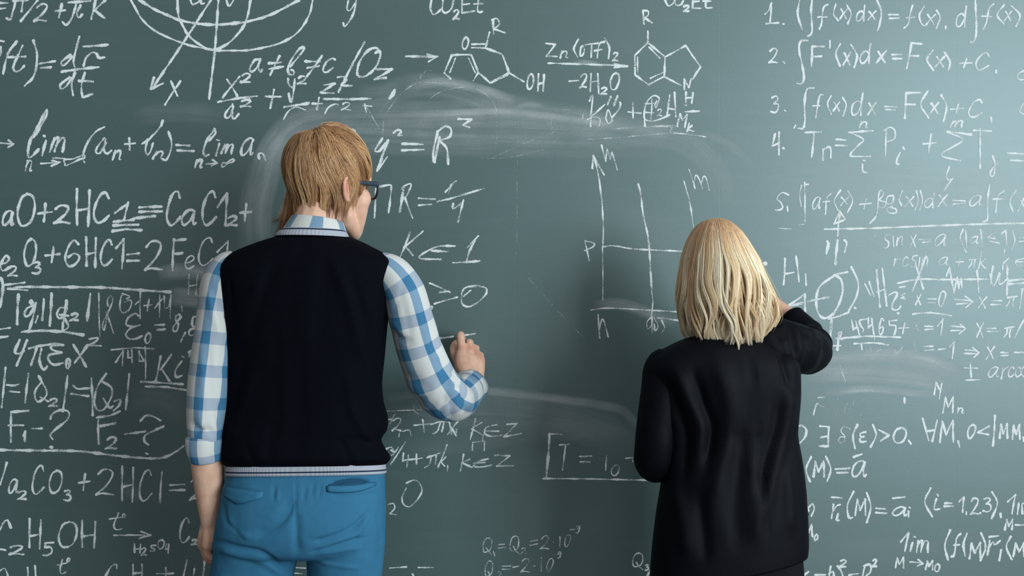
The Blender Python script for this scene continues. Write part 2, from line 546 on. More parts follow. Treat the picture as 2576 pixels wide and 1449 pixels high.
# ------------------------------------------------------------------ chalk writing on the wall
# single-stroke handwriting: every glyph in a 100x100 box (y down); s = smooth stroke, l = straight strokes
GL = {
 'a': 's 88,12 60,2 22,22 4,62 14,96 42,88 70,55 88,12/s 88,12 80,60 86,96 100,84',
 'c': 's 92,22 70,2 30,20 4,60 20,96 60,98 96,78',
 'd': 's 80,46 52,36 14,52 4,82 24,100 58,88 82,60/l 90,0 84,50 88,100',
 'e': 's 6,60 60,48 96,22 70,0 34,18 6,62 22,98 60,98 96,80',
 'h': 'l 22,0 8,100/s 10,72 50,40 84,52 80,100',
 'k': 'l 30,0 6,100/l 90,40 22,68/s 24,66 60,80 96,100',
 'm': 'l 14,8 2,100/s 6,60 30,10 44,12 38,96/s 40,60 66,10 90,14 92,60 96,100',
 'n': 'l 14,4 4,100/s 6,62 40,8 74,6 84,34 80,92 98,96',
 'p': 'l 20,0 4,100/s 18,4 80,0 84,40 40,60 14,54',
 'r': 'l 16,6 8,100/s 10,50 40,8 74,4 98,18',
 's': 's 94,2 30,6 22,36 74,52 80,84 40,100 2,94',
 'x': 'l 6,4 50,46 96,98/l 96,0 50,46 4,100',
 'z': 'l 10,6 92,2 4,94 98,92',
 'C': 's 92,20 72,2 36,14 8,50 6,82 30,100 62,94 98,76',
 'F': 'l 14,0 6,100/l 8,4 98,0/l 10,48 76,44',
 'H': 'l 6,0 12,96/l 92,4 88,100/l 10,58 90,52',
 'M': 'l 4,100 16,4 46,66 86,0 94,100',
 'O': 's 56,2 24,14 4,56 20,94 50,98 82,82 98,42 86,10 52,0',
 'Q': 's 56,2 24,10 4,44 14,80 44,84 80,70 92,36 80,8 50,2/s 40,60 66,82 100,100',
 'S': 's 90,10 60,0 20,16 30,44 72,56 84,84 50,100 6,94',
 '0': 's 56,2 26,18 6,60 22,98 52,94 86,56 94,18 70,2 50,4',
 '2': 's 8,20 38,2 76,4 86,24 56,60 4,96/s 4,96 40,90 98,96',
 '3': 's 8,10 60,0 84,18 40,44/s 40,44 86,52 90,82 56,100 4,94',
 '4': 'l 24,0 4,62 70,52/l 74,2 66,100',
 '5': 'l 96,4 22,8 20,40/s 20,40 70,42 88,70 60,98 4,100',
 '6': 's 90,16 62,0 24,24 4,70 30,100 74,92 96,66 66,50 24,64',
 '8': 's 70,6 36,14 40,36 70,60 60,94 20,96 16,72 60,44 92,20 70,4',
 '9': 's 84,18 40,2 10,28 34,48 80,26/s 84,14 80,60 56,96 10,94',
 '+': 'l 0,54 100,46/l 54,0 46,100',
 'π': 'l 0,16 100,4/s 30,14 26,60 4,100/s 70,10 60,60 66,100',
 '∈': 's 96,4 40,20 6,54 30,92 96,96/l 14,50 88,48',
 '∞': 's 6,90 2,50 40,50 70,10 98,6 92,40 60,54 20,100 4,90',
}
PXM = CAM_D / FPX
CH_N = 0
def parse_glyph(ch, x0, y0, x1, y1, k):
    out = []
    for st in GL[ch].split('/'):
        t = st.split()
        P = np.array([[float(v) / 100 for v in q.split(',')] for q in t[1:]])
        X = x0 + (x1 - x0) * ((1 - k) * P[:, 0] + k * (1 - P[:, 1]))
        Y = y0 + (y1 - y0) * P[:, 1]
        out.append((t[0], np.column_stack([X, Y])))
    return out

def ribbon(P, w, dens, VV, FF, AD, AA, rnd):
    """a chalk line of width w px along pixel polyline P"""
    global CH_N
    L = np.concatenate([[0], np.cumsum(np.hypot(*np.diff(P, axis=0).T))])
    if L[-1] < 0.5:
        P = np.vstack([P, P[-1] + [2.0, 1.0]]); L = np.concatenate([[0], np.cumsum(np.hypot(*np.diff(P, axis=0).T))])
    n = max(3, int(L[-1] / 3.0) + 1)
    s = np.linspace(0, L[-1], n)
    X, Y = np.interp(s, L, P[:, 0]), np.interp(s, L, P[:, 1])
    T = np.column_stack([np.gradient(X), np.gradient(Y)]); T /= np.linalg.norm(T, axis=1)[:, None] + 1e-9
    # round cap: extend the ends
    X = np.concatenate([[X[0] - T[0, 0] * w * .4], X, [X[-1] + T[-1, 0] * w * .4]])
    Y = np.concatenate([[Y[0] - T[0, 1] * w * .4], Y, [Y[-1] + T[-1, 1] * w * .4]])
    T = np.vstack([T[0], T, T[-1]]); n += 2
    N = np.column_stack([-T[:, 1], T[:, 0]])
    ph = rnd.rand(3) * 9
    wob = 1 + 0.18 * np.sin(np.arange(n) * 0.55 + ph[0]) + 0.14 * np.sin(np.arange(n) * 0.23 + ph[1])
    hw = np.full(n, w * 0.55) * wob
    hw[0] *= 0.45; hw[-1] *= 0.35
    dd = dens * (1 + 0.22 * np.sin(np.arange(n) * 0.31 + ph[2]))
    CH_N += 1
    yo = -0.00035 - 0.000012 * (CH_N % 24)
    o = len(VV)
    for j in (-1, 0, 1):
        px, py = X + N[:, 0] * hw * j, Y + N[:, 1] * hw * j
        for i in range(n):
            VV.append(((px[i] - 1288.0) * PXM, yo - 0.00004 * i / n - 0.000002 * j, CAM_Z - (py[i] - 724.5) * PXM))
            AD.append(min(1.0, max(0.0, dd[i]))); AA.append(float(j))
    for j in range(2):
        for i in range(n - 1):
            FF.append((o + j * n + i, o + j * n + i + 1, o + (j + 1) * n + i + 1, o + (j + 1) * n + i))

def split_corners(P):
    """cut a polyline at sharp corners so that the ribbon does not pinch"""
    out, cur = [], [P[0]]
    for i in range(1, len(P) - 1):
        cur.append(P[i])
        a, b = P[i] - P[i - 1], P[i + 1] - P[i]
        c = np.dot(a, b) / (np.linalg.norm(a) * np.linalg.norm(b) + 1e-9)
        if c < 0.6:
            out.append(np.array(cur)); cur = [P[i]]
    cur.append(P[-1]); out.append(np.array(cur))
    return out

def chalk(name, label, spec, w=6.0, d=0.85, k=0.12):
    """spec: ';'-separated marks. '~' smooth line, '_' straight line, else a glyph and its box; '*w,d' sets width and density"""
    rnd = np.random.RandomState(abs(hash(label)) % 1000 if False else sum(map(ord, label)) % 9973)
    VV, FF, AD, AA = [], [], [], []
    cw, cd = w, d
    for tok in spec.replace('\n', ' ').split(';'):
        t = tok.split()
        if not t:
            continue
        if t[0].startswith('*'):
            q = t[0][1:].split(','); cw = float(q[0]); cd = float(q[1]) if len(q) > 1 else d
            t = t[1:]
            if not t:
                continue
        if t[0] in '~_':
            P = np.array([float(v) for v in t[1:]]).reshape(-1, 2)
            strokes = [('s' if t[0] == '~' else 'l', P)]
        else:
            strokes = parse_glyph(t[0], *[float(v) for v in t[1:5]], k)
        for kind, P in strokes:
            jit = P + rnd.uniform(-0.7, 0.7, P.shape)
            if kind == 's' and len(P) > 2:
                ribbon(catmull(jit, 8), cw, cd, VV, FF, AD, AA, rnd)
            else:
                for Q in (split_corners(jit) if len(jit) > 2 else [jit]):
                    m = (Q[0] + Q[-1]) / 2
                    if len(Q) == 2:
                        dv = Q[1] - Q[0]; nn = np.array([-dv[1], dv[0]]) * rnd.uniform(-0.012, 0.012)
                        Q = catmull(np.array([Q[0], m + nn, Q[1]]), 6)
                    ribbon(Q, cw, cd, VV, FF, AD, AA, rnd)
    return mk(name, VV, FF, MC, wall, smooth=False, attrs={'dens': AD, 'across': AA}, label=label)

SM_N = 0
def smear(P, w, dens, name='chalk_smear', taper=0.25, label=None):
    """a wiped band of chalk dust along pixel polyline P"""
    global SM_N
    SM_N += 1
    P = np.asarray(P, float).reshape(-1, 2)
    C = catmull(P, 14) if len(P) > 2 else catmull(np.array([P[0], P.mean(0), P[-1]]), 14)
    n = len(C); T = np.gradient(C, axis=0); T /= np.linalg.norm(T, axis=1)[:, None]
    N = np.column_stack([-T[:, 1], T[:, 0]])
    L = np.concatenate([[0], np.cumsum(np.hypot(*np.diff(C, axis=0).T))])
    t = L / L[-1]
    env = np.clip(np.minimum(t, 1 - t) / max(taper, 1e-3), 0, 1) ** 0.7
    m = 17
    V, A, D, S = [], [], [], []
    yo = -0.00009 - 0.000008 * SM_N
    for j in range(m):
        v = -1 + 2 * j / (m - 1)
        Q = C + N * (w * 0.5 * v)
        for i in range(n):
            V.append(((Q[i, 0] - 1288) * PXM, yo, CAM_Z - (Q[i, 1] - 724.5) * PXM))
            A.append(v); D.append(dens * env[i]); S.append((L[i] * PXM + SM_N * 3.7, v * w * 0.5 * PXM + SM_N * 1.3, 0))
    F = [(j * n + i, j * n + i + 1, (j + 1) * n + i + 1, (j + 1) * n + i) for j in range(m - 1) for i in range(n - 1)]
    return mk(name, V, F, MS, wall, smooth=False, attrs={'dens': D, 'across': A, 'suv': S}, label=label)

F_, D_ = 'chalk_formula', 'chalk_drawing'
# --- upper left
chalk(F_, 'chalk line ending pi over 2 plus pi k', '_ 0 8 19 8; _ 0 22 14 21; _ 33 3 70 0; ~ 40 0 32 30 26 48 17 46; _ 58 3 55 30; _ 95 0 52 54; 2 84 10 124 55; + 138 10 166 44; _ 172 7 228 2; ~ 192 12 180 48 166 62 157 55; ~ 203 14 193 34 200 44 207 36; _ 240 0 229 48; _ 265 0 236 28; _ 238 25 262 45', 7, k=.2)
chalk(F_, 'chalk derivative r of t equals dr over dt', '_ 0 102 10 104; ~ 2 118 2 130 0 140; ~ 43 104 20 135 8 186; ~ 57 116 35 165 38 180 48 178 62 165; _ 20 144 64 142; ~ 84 101 94 140 86 190 62 216; _ 101 160 139 154; _ 104 170 129 169; ~ 178 138 156 155 157 165 168 160 182 142; ~ 199 93 188 135 185 155 189 169; _ 210 117 272 113; ~ 211 166 217 146 231 132 243 134 249 145 262 144; *8; _ 155 181 248 169; *7; ~ 176 194 153 212 155 224 168 215 180 196; ~ 188 182 180 212 184 240; ~ 214 183 205 215 207 243 213 244 233 236; _ 199 203 234 206', 7)
chalk(D_, 'large chalk globe drawing with arrowed X axis', '*6; ~ 329 0 340 20 356 48 385 74 420 93 470 112 505 120 538 126 585 128 630 126 703 110 749 81 778 38 787 0; *8; ~ 350 0 388 23 420 38 453 51 500 59 545 62 590 59 622 55 680 38 752 0; *7; ~ 446 0 450 40 462 68 477 92 510 117 540 124 575 108 610 72 624 38 631 0; *7; _ 549 0 541 126 526 250; _ 531 0 382 224; _ 388 195 380 224 410 210; *6; _ 430 204 446 242; _ 455 204 415 264; ~ 478 0 484 11 495 8 505 0; ~ 505 0 506 10 514 9; ~ 569 0 574 14 580 13 588 0', 7, .95)
chalk(F_, 'single chalk letter y at the top edge', '~ 876 3 873 22 880 26 892 10; ~ 897 2 890 30 880 52 867 66 863 58', 6)
chalk(F_, 'chalk line a not equal b not equal c', '~ 652 150 640 152 629 172 633 180 646 170 655 148; ~ 655 148 650 170 655 182 660 176; _ 675 159 707 157; _ 678 173 713 168; _ 703 141 680 189; ~ 730 168 756 136 765 122 760 119 748 128 730 155 724 175 728 187 738 188 739 178 733 176; _ 767 155 805 155; _ 773 171 802 166; _ 810 140 773 192; ~ 843 150 837 147 822 155 812 175 820 182 838 170', 6.5)
chalk(F_, 'chalk slash and O with subscript 2', '_ 917 106 852 231; ~ 955 128 945 121 925 128 905 155 899 185 908 194 925 188 945 170 956 145 955 128 944 133; _ 945 175 986 175 942 199 972 196', 7)
chalk(F_, 'chalk ellipsoid equation of x, y and z squared fractions', '''_ 571 200 597 241; _ 603 193 560 246; 2 604 185 633 208; _ 549 257 600 247 646 242; ~ 585 262 568 285 568 296 578 292 588 268; ~ 586 262 584 292 590 300 600 287; 2 604 251 634 269;
 _ 668 242 707 243; _ 690 226 680 272; ~ 725 198 726 212 735 220 741 210 742 204; ~ 742 200 738 235 732 258 728 245 727 235; 2 747 192 773 212; *8; _ 716 269 777 260; *6; _ 785 261 811 261; _ 803 246 797 275; _ 816 214 844 211 806 233 840 234; ~ 850 194 866 193 872 202 858 214 885 216; *7; _ 815 249 890 249 932 248; *5; ~ 817 285 828 268 845 262 852 264; 2 858 258 884 277; *4; ~ 713 300 725 280 745 270 768 277; _ 912 265 936 267; *6; ~ 980 248 992 235 993 226; _ 993 226 978 248''', 6.5)
chalk(F_, 'chalk limit of a n plus b n equals limit of a n', '''_ 0 360 33 362; _ 22 352 34 362 20 370; *8; ~ 115 280 95 318 78 350 70 385 76 397 97 376; ~ 118 277 117 290 100 320 85 345; *7; _ 116 354 106 392; _ 110 341 113 344; m 124 344 168 382; *5; _ 134 398 163 399; _ 102 412 152 408; _ 130 404 150 408 128 418; n 63 402 83 430; ~ 165 415 162 402 185 400 210 390 213 398 200 402 170 416 163 415;
 *6; ~ 263 319 240 332 220 360 208 392 213 408; ~ 262 348 245 370 242 383 252 384 268 360; ~ 266 350 262 378 270 387 280 378; n 283 378 308 402; _ 314 362 340 361; _ 325 347 326 377; ~ 410 303 400 325 375 352 358 362; ~ 411 303 405 318 380 345; ~ 372 350 366 378 372 390 380 378 385 360; n 384 380 415 400; ~ 424 331 432 360 428 385 418 402 408 400; *7; _ 444 365 478 366; _ 446 379 488 380;
 ~ 540 325 522 350 512 380 515 392 525 390; ~ 540 323 542 335 525 355; _ 552 362 544 392; _ 546 352 552 354; m 556 362 590 386; a 604 346 642 392; ~ 652 400 650 388 660 386 668 402; n 490 402 512 422; *5; _ 520 412 545 410; _ 535 402 547 410 532 418; ∞ 556 400 590 420''', 6.5, k=.2)
# --- left column
chalk(F_, 'chalk reaction CaO plus 2HCl giving CaCl2', 'a 5 530 36 568; O 42 487 89 569; + 95 512 131 558; 2 134 516 178 563; H 190 475 228 570; C 234 483 277 560; _ 290 535 322 512; _ 322 510 312 555; _ 286 558 337 552; _ 285 567 348 565; _ 282 581 318 576 357 579; _ 350 522 406 519; _ 350 533 408 532; _ 335 550 390 543; C 418 480 456 566; a 456 527 494 567; C 507 480 546 566; _ 548 522 571 486; _ 571 486 568 567; 2 572 543 598 568; + 603 513 633 555', 7.5, .95, k=.05)
chalk(F_, 'chalk reaction O3 plus 6HCl giving 2FeCl', 'e 0 643 24 680; 2 20 670 44 695; O 59 600 93 670; 3 80 660 104 688; + 113 622 151 660; 6 162 604 202 670; H 214 596 244 672; C 252 602 284 668; _ 292 624 312 602; _ 312 602 307 675; _ 320 640 350 638; _ 320 656 350 655; 2 362 606 412 682; F 432 602 468 680; *5; e 463 643 490 675; C 498 596 538 668; _ 546 634 574 606 570 650', 7, .92, k=.05)
chalk(F_, 'faint chalk H beside the plaid left sleeve', 'H 470 690 500 742; 3 499 725 511 745', 5, .65)
chalk(D_, 'long chalk rule with bracket under the FeCl reaction', '*9; ~ 3 700 8 720 5 750 0 772; *6; _ 12 716 62 711; *7.5; ~ 20 726 60 722 150 722 260 724 350 730 430 735; *5; _ 20 727 70 730', 7, .9)
chalk(F_, 'chalk charge law q1 q2 over 4 pi epsilon x squared', '''*8; _ 47 741 43 815; *7; ~ 86 768 80 756 76 760 80 765; ~ 86 768 68 776 61 790 66 796 76 790 86 770; _ 90 762 82 800 72 835; _ 95 795 90 812; _ 111 752 107 805; *8; _ 130 738 125 820; *7; ~ 167 756 166 772 150 775 143 790 148 800 158 797 170 775; ~ 168 760 162 790 158 832; ~ 162 800 172 822 160 830 158 812; _ 150 792 172 794; 2 176 788 200 807; *8; _ 228 740 219 806; _ 55 834 110 832 160 834 210 842;
 *6; _ 0 828 25 824; _ 0 848 20 846; *7.5; ~ 50 855 38 885 52 890; _ 52 890 60 882; _ 68 855 42 920; _ 73 876 100 870 140 864 160 868; _ 92 875 78 918; ~ 105 878 100 905 105 925 112 930 119 922; ~ 150 868 130 870 132 880 155 887; ~ 155 887 125 893 122 905 135 918 158 914; O 165 903 178 927; *4; _ 170 908 174 922; *7.5; _ 185 868 217 922; _ 220 868 188 912; *6; ~ 225 853 247 850 238 862 222 868; _ 222 868 255 870''', 7, .92)
chalk(F_, 'thin chalk bar with tall looped 2', '_ 249 737 251 845; ~ 272 770 270 755 278 744 283 758 270 790 260 810 258 822 263 830 270 790; _ 268 785 286 838', 5, .7)
chalk(F_, 'thin chalk 61 plus 14 above epsilon', '~ 316 740 305 745 302 775 310 788 325 778 331 760 325 755 314 760; ~ 308 738 320 742 328 746 318 752; _ 340 766 350 758; _ 354 736 353 801; + 362 753 384 782; _ 402 742 402 798; _ 390 775 408 752; ~ 413 745 415 775 425 770 427 755; _ 430 742 428 800; _ 457 770 458 783', 5, .72)
chalk(F_, 'chalk epsilon zero equals 8,9 left of the sleeve', '~ 348 795 340 788 322 800 318 815 325 820 345 820 352 817; ~ 352 818 330 825 317 840 325 852 342 852 358 845; O 364 838 380 864; _ 389 818 413 817; _ 395 830 416 828; 8 432 788 457 834; _ 467 836 455 860; ~ 495 795 485 800 484 820 495 818; ~ 490 825 477 830 476 843 490 842', 6, .88)
chalk(F_, 'chalk fraction bar over 144', '_ 280 880 340 874 388 878; _ 291 911 310 882; _ 310 882 308 920; _ 322 882 322 900 332 900; _ 332 880 332 912; _ 350 883 350 908 362 908 352 890; _ 366 873 366 955', 5, .78)
chalk(F_, 'chalk Ki squared, double underlined, beside the sleeve', '*6.5; _ 405 895 392 960; _ 432 892 403 930; _ 408 930 427 958; ~ 458 908 442 930 443 948 458 945; _ 459 896 462 899; ~ 475 886 482 882 476 896; _ 354 960 400 963 461 966; _ 367 972 420 973 475 982', 6, .85)
chalk(F_, 'chalk absolute values of Q2 and Q3', '_ 14 925 5 1025; ~ 18 968 35 970 48 967; _ 25 984 49 987; _ 72 940 63 1013; ~ 98 945 105 960 118 985 112 1002 95 1010 87 995 90 980 105 962; _ 102 998 122 1010; 2 122 1003 148 1022; _ 170 946 158 1035; ~ 184 970 195 978 225 976; _ 179 991 224 996; _ 230 952 233 1045; ~ 268 940 245 975 237 1010 245 1030 262 1030 280 1000 280 975 257 960; ~ 260 1003 275 1025 285 1022; ~ 288 1010 302 1005 300 1020 285 1033; _ 326 940 316 1030', 6.5, .82)
chalk(F_, 'chalk questions F1 and F2 with question marks', '_ 28 1036 28 1112; _ 28 1036 72 1033; _ 22 1070 58 1070; _ 60 1098 64 1085; _ 64 1085 63 1110; _ 81 1078 106 1078; ~ 127 1054 130 1043 150 1032 172 1035 170 1055 140 1080 127 1095 133 1105; _ 127 1124 131 1126; _ 247 1048 249 1117; ~ 244 1050 275 1045 302 1034; _ 252 1072 290 1065; 2 265 1100 297 1130; _ 315 1092 365 1085; ~ 354 1058 368 1045 390 1050 404 1058; ~ 412 1072 385 1085 365 1095 363 1110 373 1118; _ 368 1140 372 1142', 7, .85)
chalk(D_, 'long curved chalk line under the F1 and F2 questions', '~ 0 1132 100 1133 200 1135 290 1146 370 1152 410 1151 440 1138 462 1122', 7.5, .85)
chalk(F_, 'chalk reaction a2CO3 plus 2HCl', '_ 17 1163 0 1220; a 21 1205 46 1241; 2 44 1235 68 1257; C 80 1170 113 1243; O 122 1183 158 1240; 3 160 1233 180 1259; + 197 1192 227 1233; 2 240 1180 290 1248; H 304 1172 338 1263; C 350 1180 384 1260; _ 407 1188 402 1264; _ 427 1221 464 1219; _ 427 1233 466 1233; 2 476 1200 520 1260', 6, .85, k=.06)
chalk(F_, 'chalk reaction C2H5OH with arrow over H2SO4', '~ 28 1328 20 1308 8 1316 0 1332; _ 0 1381 14 1384; 2 22 1372 62 1395; H 71 1305 105 1380; 5 108 1363 135 1396; O 145 1312 196 1377; H 203 1310 243 1378; *5; ~ 298 1291 287 1320 292 1332 306 1330; _ 275 1306 305 1302; O 307 1293 316 1302; _ 287 1347 380 1346; _ 355 1337 380 1346 350 1355; H 336 1368 355 1391; 2 355 1378 369 1397; S 377 1371 394 1387; O 396 1358 414 1380; 4 415 1368 427 1392; *6; C 451 1302 478 1365; 2 482 1357 498 1370; _ 509 1305 513 1345', 6.5, .85, k=.05)
chalk(F_, 'cropped chalk line at the bottom left edge', '~ 20 1447 12 1430 0 1435; _ 70 1428 71 1449; _ 88 1423 90 1449; *5; ~ 157 1408 151 1430 155 1443 165 1440; _ 143 1421 168 1416; O 168 1404 177 1413; *6; ~ 265 1449 280 1425 292 1420 294 1430; _ 335 1420 336 1449; _ 357 1420 358 1449; _ 334 1443 358 1440; _ 395 1443 437 1442; _ 417 1427 418 1449; _ 470 1410 462 1449; _ 489 1430 486 1449; _ 516 1408 512 1449', 6, .8)
# --- top centre
chalk(F_, 'chalk CO2Et above the seven-sided ring', '~ 1085 0 1082 20 1090 37 1100 32 1109 24; ~ 1115 0 1113 25 1122 32 1135 22 1142 0; 2 1139 25 1157 49; _ 1163 0 1162 32; _ 1162 12 1180 10; _ 1162 32 1193 28; ~ 1203 0 1202 28 1213 30; _ 1193 10 1214 9', 6)
chalk(D_, 'chalk ring molecule with R, O and OH', '_ 1240 50 1241 85; ~ 1238 50 1250 47 1256 60 1243 72; _ 1243 72 1270 83; _ 1232 82 1222 120; O 1161 93 1180 124; _ 1187 111 1220 111; _ 1187 120 1222 121; _ 1222 121 1263 137 1281 183 1233 208 1203 182 1186 138 1137 138 1118 183 1133 198; *4.5; _ 1146 147 1131 182; _ 1178 147 1195 183; _ 1203 184 1190 204; _ 1278 190 1236 208; *6; _ 1281 183 1317 206; O 1324 186 1344 225; H 1351 186 1370 230', 6)
chalk(D_, 'chalk arrow pointing at the ring molecule', '*8; _ 1022 141 1098 143; *5; _ 1074 136 1102 142 1077 155', 6, .75)
chalk(F_, 'chalk Zn OTf 2 over a long arrow with minus 2H2O below', '_ 1374 110 1397 112 1374 142 1402 142; n 1408 128 1430 146; ~ 1455 99 1443 122 1453 144; O 1458 115 1470 141; _ 1473 112 1505 108; _ 1488 112 1487 144; ~ 1520 105 1508 112 1502 145; _ 1496 128 1515 124; ~ 1522 96 1533 120 1530 147; 2 1540 132 1556 153; _ 1379 159 1450 161 1575 165; _ 1546 160 1578 166 1545 170; _ 1432 204 1455 203; 2 1458 186 1478 222; _ 1487 186 1485 229; _ 1503 186 1506 235; _ 1486 206 1504 204; 2 1510 220 1528 237; O 1533 183 1559 226', 5.5)
chalk(F_, 'cropped chalk CO2Et over the two-ring molecule', '~ 1673 0 1680 14 1692 10 1697 0; ~ 1697 0 1700 13 1712 12 1720 0; 2 1718 14 1735 29; _ 1743 2 1742 21 1762 21; _ 1743 5 1758 3; ~ 1776 0 1775 18 1790 19; _ 1768 3 1788 3', 6)
chalk(D_, 'chalk two-ring molecule with R above and NH below', '_ 1618 28 1620 61; ~ 1617 28 1630 27 1631 38 1621 46; _ 1621 45 1641 58; *5.5; _ 1630 79 1630 107; _ 1630 107 1673 143 1671 193 1631 213 1597 188 1597 140 1630 107; *4.5; _ 1633 118 1660 147; _ 1604 143 1605 182; _ 1636 197 1668 183; *5.5; _ 1673 143 1725 114 1762 168 1743 199; _ 1672 193 1712 215; _ 1721 226 1722 199 1733 220 1738 198; H 1722 231 1745 259; _ 1722 264 1726 265', 6)
chalk(F_, 'chalk scrawl h alpha plus P2H and Mk under the two-ring molecule', '''*5; ~ 1483 254 1488 240 1492 243 1486 290 1485 318; _ 1486 296 1522 263; *3; ~ 1478 300 1495 295 1510 300 1507 318; ~ 1523 298 1530 275 1540 300 1530 311 1523 298; _ 1530 276 1543 308; *5; ~ 1540 295 1556 275 1561 262 1559 257; *9; _ 1536 245 1529 262; _ 1553 242 1544 264; *5; _ 1466 290 1466 297; _ 1580 282 1612 285; _ 1592 259 1592 296;
 ~ 1650 270 1658 250 1652 241 1640 243 1625 262 1621 290 1625 302 1645 304 1668 297 1685 289; ~ 1650 270 1646 265 1652 255; *3.5; ~ 1640 250 1640 270 1637 300; _ 1623 261 1650 260; _ 1624 282 1645 284; 2 1652 275 1666 292; *5.5; _ 1685 240 1678 292; _ 1697 232 1700 293; _ 1680 272 1698 276; _ 1621 300 1622 318; _ 1722 282 1758 280; _ 1704 318 1710 286; _ 1710 286 1716 303 1729 289 1722 320; _ 1734 310 1729 330; _ 1740 316 1730 325 1746 331; *7,.6; _ 1625 320 1650 318 1705 318; _ 1692 318 1685 335''', 5)
chalk(D_, 'faint grainy chalk lines across the wiped band', '*4,.5; ~ 1540 325 1570 322 1604 321; ~ 1480 350 1560 345 1640 338 1690 334; *4,.65; ~ 1690 334 1740 338 1775 345; *2.5,.4; _ 1388 278 1386 340; ~ 1412 277 1438 276 1420 290; ~ 1380 310 1395 325 1405 325; ~ 1420 330 1400 350 1390 360; ~ 1240 395 1320 360 1400 330; ~ 1210 398 1280 396 1370 375; *2.5,.4; ~ 1302 340 1301 460 1300 560 1298 640; ~ 1246 275 1250 330 1244 395; ~ 1330 700 1400 780 1470 850', 3, .4)
chalk(D_, 'thin chalk circle arcs above the y squared line', '*3,.5; ~ 962 345 966 300 985 265 1010 235 1045 212 1090 208 1130 218; ~ 1080 250 1110 230 1170 219 1215 232 1240 256 1250 280; *3,.5; _ 919 265 960 335; *4,.7; _ 922 282 917 262 930 282; *3,.35; ~ 955 284 970 262 990 245; ~ 1140 258 1155 245 1170 243; a 1048 183 1061 204; ~ 1061 190 1072 178 1085 178', 3, .5)
# --- right column
R5 = dict(w=5.5, d=.9, k=.12)
chalk(F_, 'chalk line numbered 1 at the top right', '~ 1925 36 1934 24 1941 8; _ 1941 8 1937 58; _ 1927 59 1958 57; _ 1969 60 1972 61; *6; ~ 2012 0 2006 35 2018 72; ~ 2042 0 2040 30 2043 75 2038 88 2031 90; *5; ~ 2082 12 2072 20 2066 60 2060 73; _ 2058 43 2080 43; ~ 2102 10 2096 35 2108 52; x 2112 22 2132 48; ~ 2131 13 2140 35 2133 60; d 2152 13 2178 54; x 2183 28 2204 50; *6; ~ 2206 0 2217 30 2213 60 2207 76; *5; _ 2235 37 2260 37; _ 2237 47 2261 46; ~ 2296 14 2290 30 2284 60 2274 71; _ 2280 45 2300 43; ~ 2325 16 2313 38 2318 60 2328 66; x 2328 36 2353 62; ~ 2356 26 2364 45 2355 72; _ 2379 66 2379 73; d 2403 16 2433 68; *6; ~ 2454 0 2455 40 2456 80 2451 103 2441 106; *5; ~ 2500 10 2488 22 2482 55 2473 73; _ 2469 41 2494 41; ~ 2525 12 2508 38 2525 60; x 2526 28 2545 52; ~ 2543 13 2566 38 2556 66', **R5)
chalk(F_, 'chalk line numbered 2, integral of F prime', '2 1933 122 1958 159; _ 1970 155 1973 159; *6.5; ~ 2031 102 2015 103 2010 125 2018 165 2022 195 2016 210 2006 210; *6; _ 2043 118 2041 167; _ 2043 117 2072 117; _ 2042 142 2067 142; _ 2087 103 2087 121; ~ 2113 110 2102 135 2112 166; x 2120 132 2140 164; ~ 2141 113 2156 140 2149 170; d 2162 110 2192 160; x 2204 128 2230 158; _ 2243 137 2268 137; _ 2245 148 2268 148; _ 2293 107 2281 172; _ 2293 108 2318 111; _ 2286 140 2310 141; ~ 2346 126 2332 150 2347 176; x 2352 142 2376 168; ~ 2375 131 2389 155 2385 176; *5; + 2410 148 2446 170; C 2452 132 2491 176; _ 2505 177 2505 183', **R5)
chalk(F_, 'chalk line numbered 3, integral of f', '3 1938 242 1961 283; *6; _ 1973 277 1975 279; ~ 2047 222 2030 225 2023 260 2025 300 2020 322 2007 322; *5; _ 1997 322 2001 315; ~ 2070 240 2062 240 2056 270 2052 296; _ 2045 267 2062 266; ~ 2090 241 2081 262 2092 288; x 2096 256 2113 280; ~ 2119 245 2128 265 2120 292; d 2140 234 2173 290; x 2182 258 2204 288; _ 2225 268 2254 269; _ 2228 276 2252 277; *6; _ 2280 233 2276 297; _ 2279 234 2316 233; _ 2277 263 2302 263; ~ 2334 229 2316 262 2336 297; x 2338 258 2362 286; ~ 2367 238 2381 268 2373 306; *5; + 2390 262 2425 285; C 2434 250 2473 295; _ 2492 295 2493 308', **R5)
chalk(F_, 'chalk line numbered 4, two sums with T and P', '_ 1949 336 1943 367 1960 360; _ 1960 333 1959 389; _ 1970 372 1972 374; _ 2026 333 2065 333; _ 2048 333 2042 395; _ 2070 403 2071 375; ~ 2071 375 2086 370 2090 378 2090 397; _ 2104 351 2127 353; _ 2102 366 2130 366; *6; _ 2196 329 2135 333; *5; ~ 2135 333 2172 350 2160 365 2140 385 2145 393 2190 393; n 2161 306 2184 321; ~ 2170 413 2170 432 2181 434; _ 2172 403 2177 405; _ 2229 327 2228 390; ~ 2223 328 2240 320 2252 332 2248 350 2228 356; ~ 2264 385 2256 400 2255 412 2261 413; _ 2272 371 2274 376; + 2320 337 2356 385; *6.5; _ 2382 331 2444 340; *5; ~ 2382 331 2422 350 2400 368 2370 385 2375 395 2416 404; m 2390 303 2424 320; _ 2448 328 2494 330; _ 2466 325 2466 423; ~ 2497 392 2502 410 2500 438 2493 443 2492 432 2508 410; ~ 2388 420 2382 440 2385 452 2396 450; _ 2396 450 2375 478; _ 2534 385 2574 388; _ 2543 403 2576 404; ~ 2573 178 2560 188 2563 200 2574 200; ~ 2573 262 2565 280 2574 287', **R5)
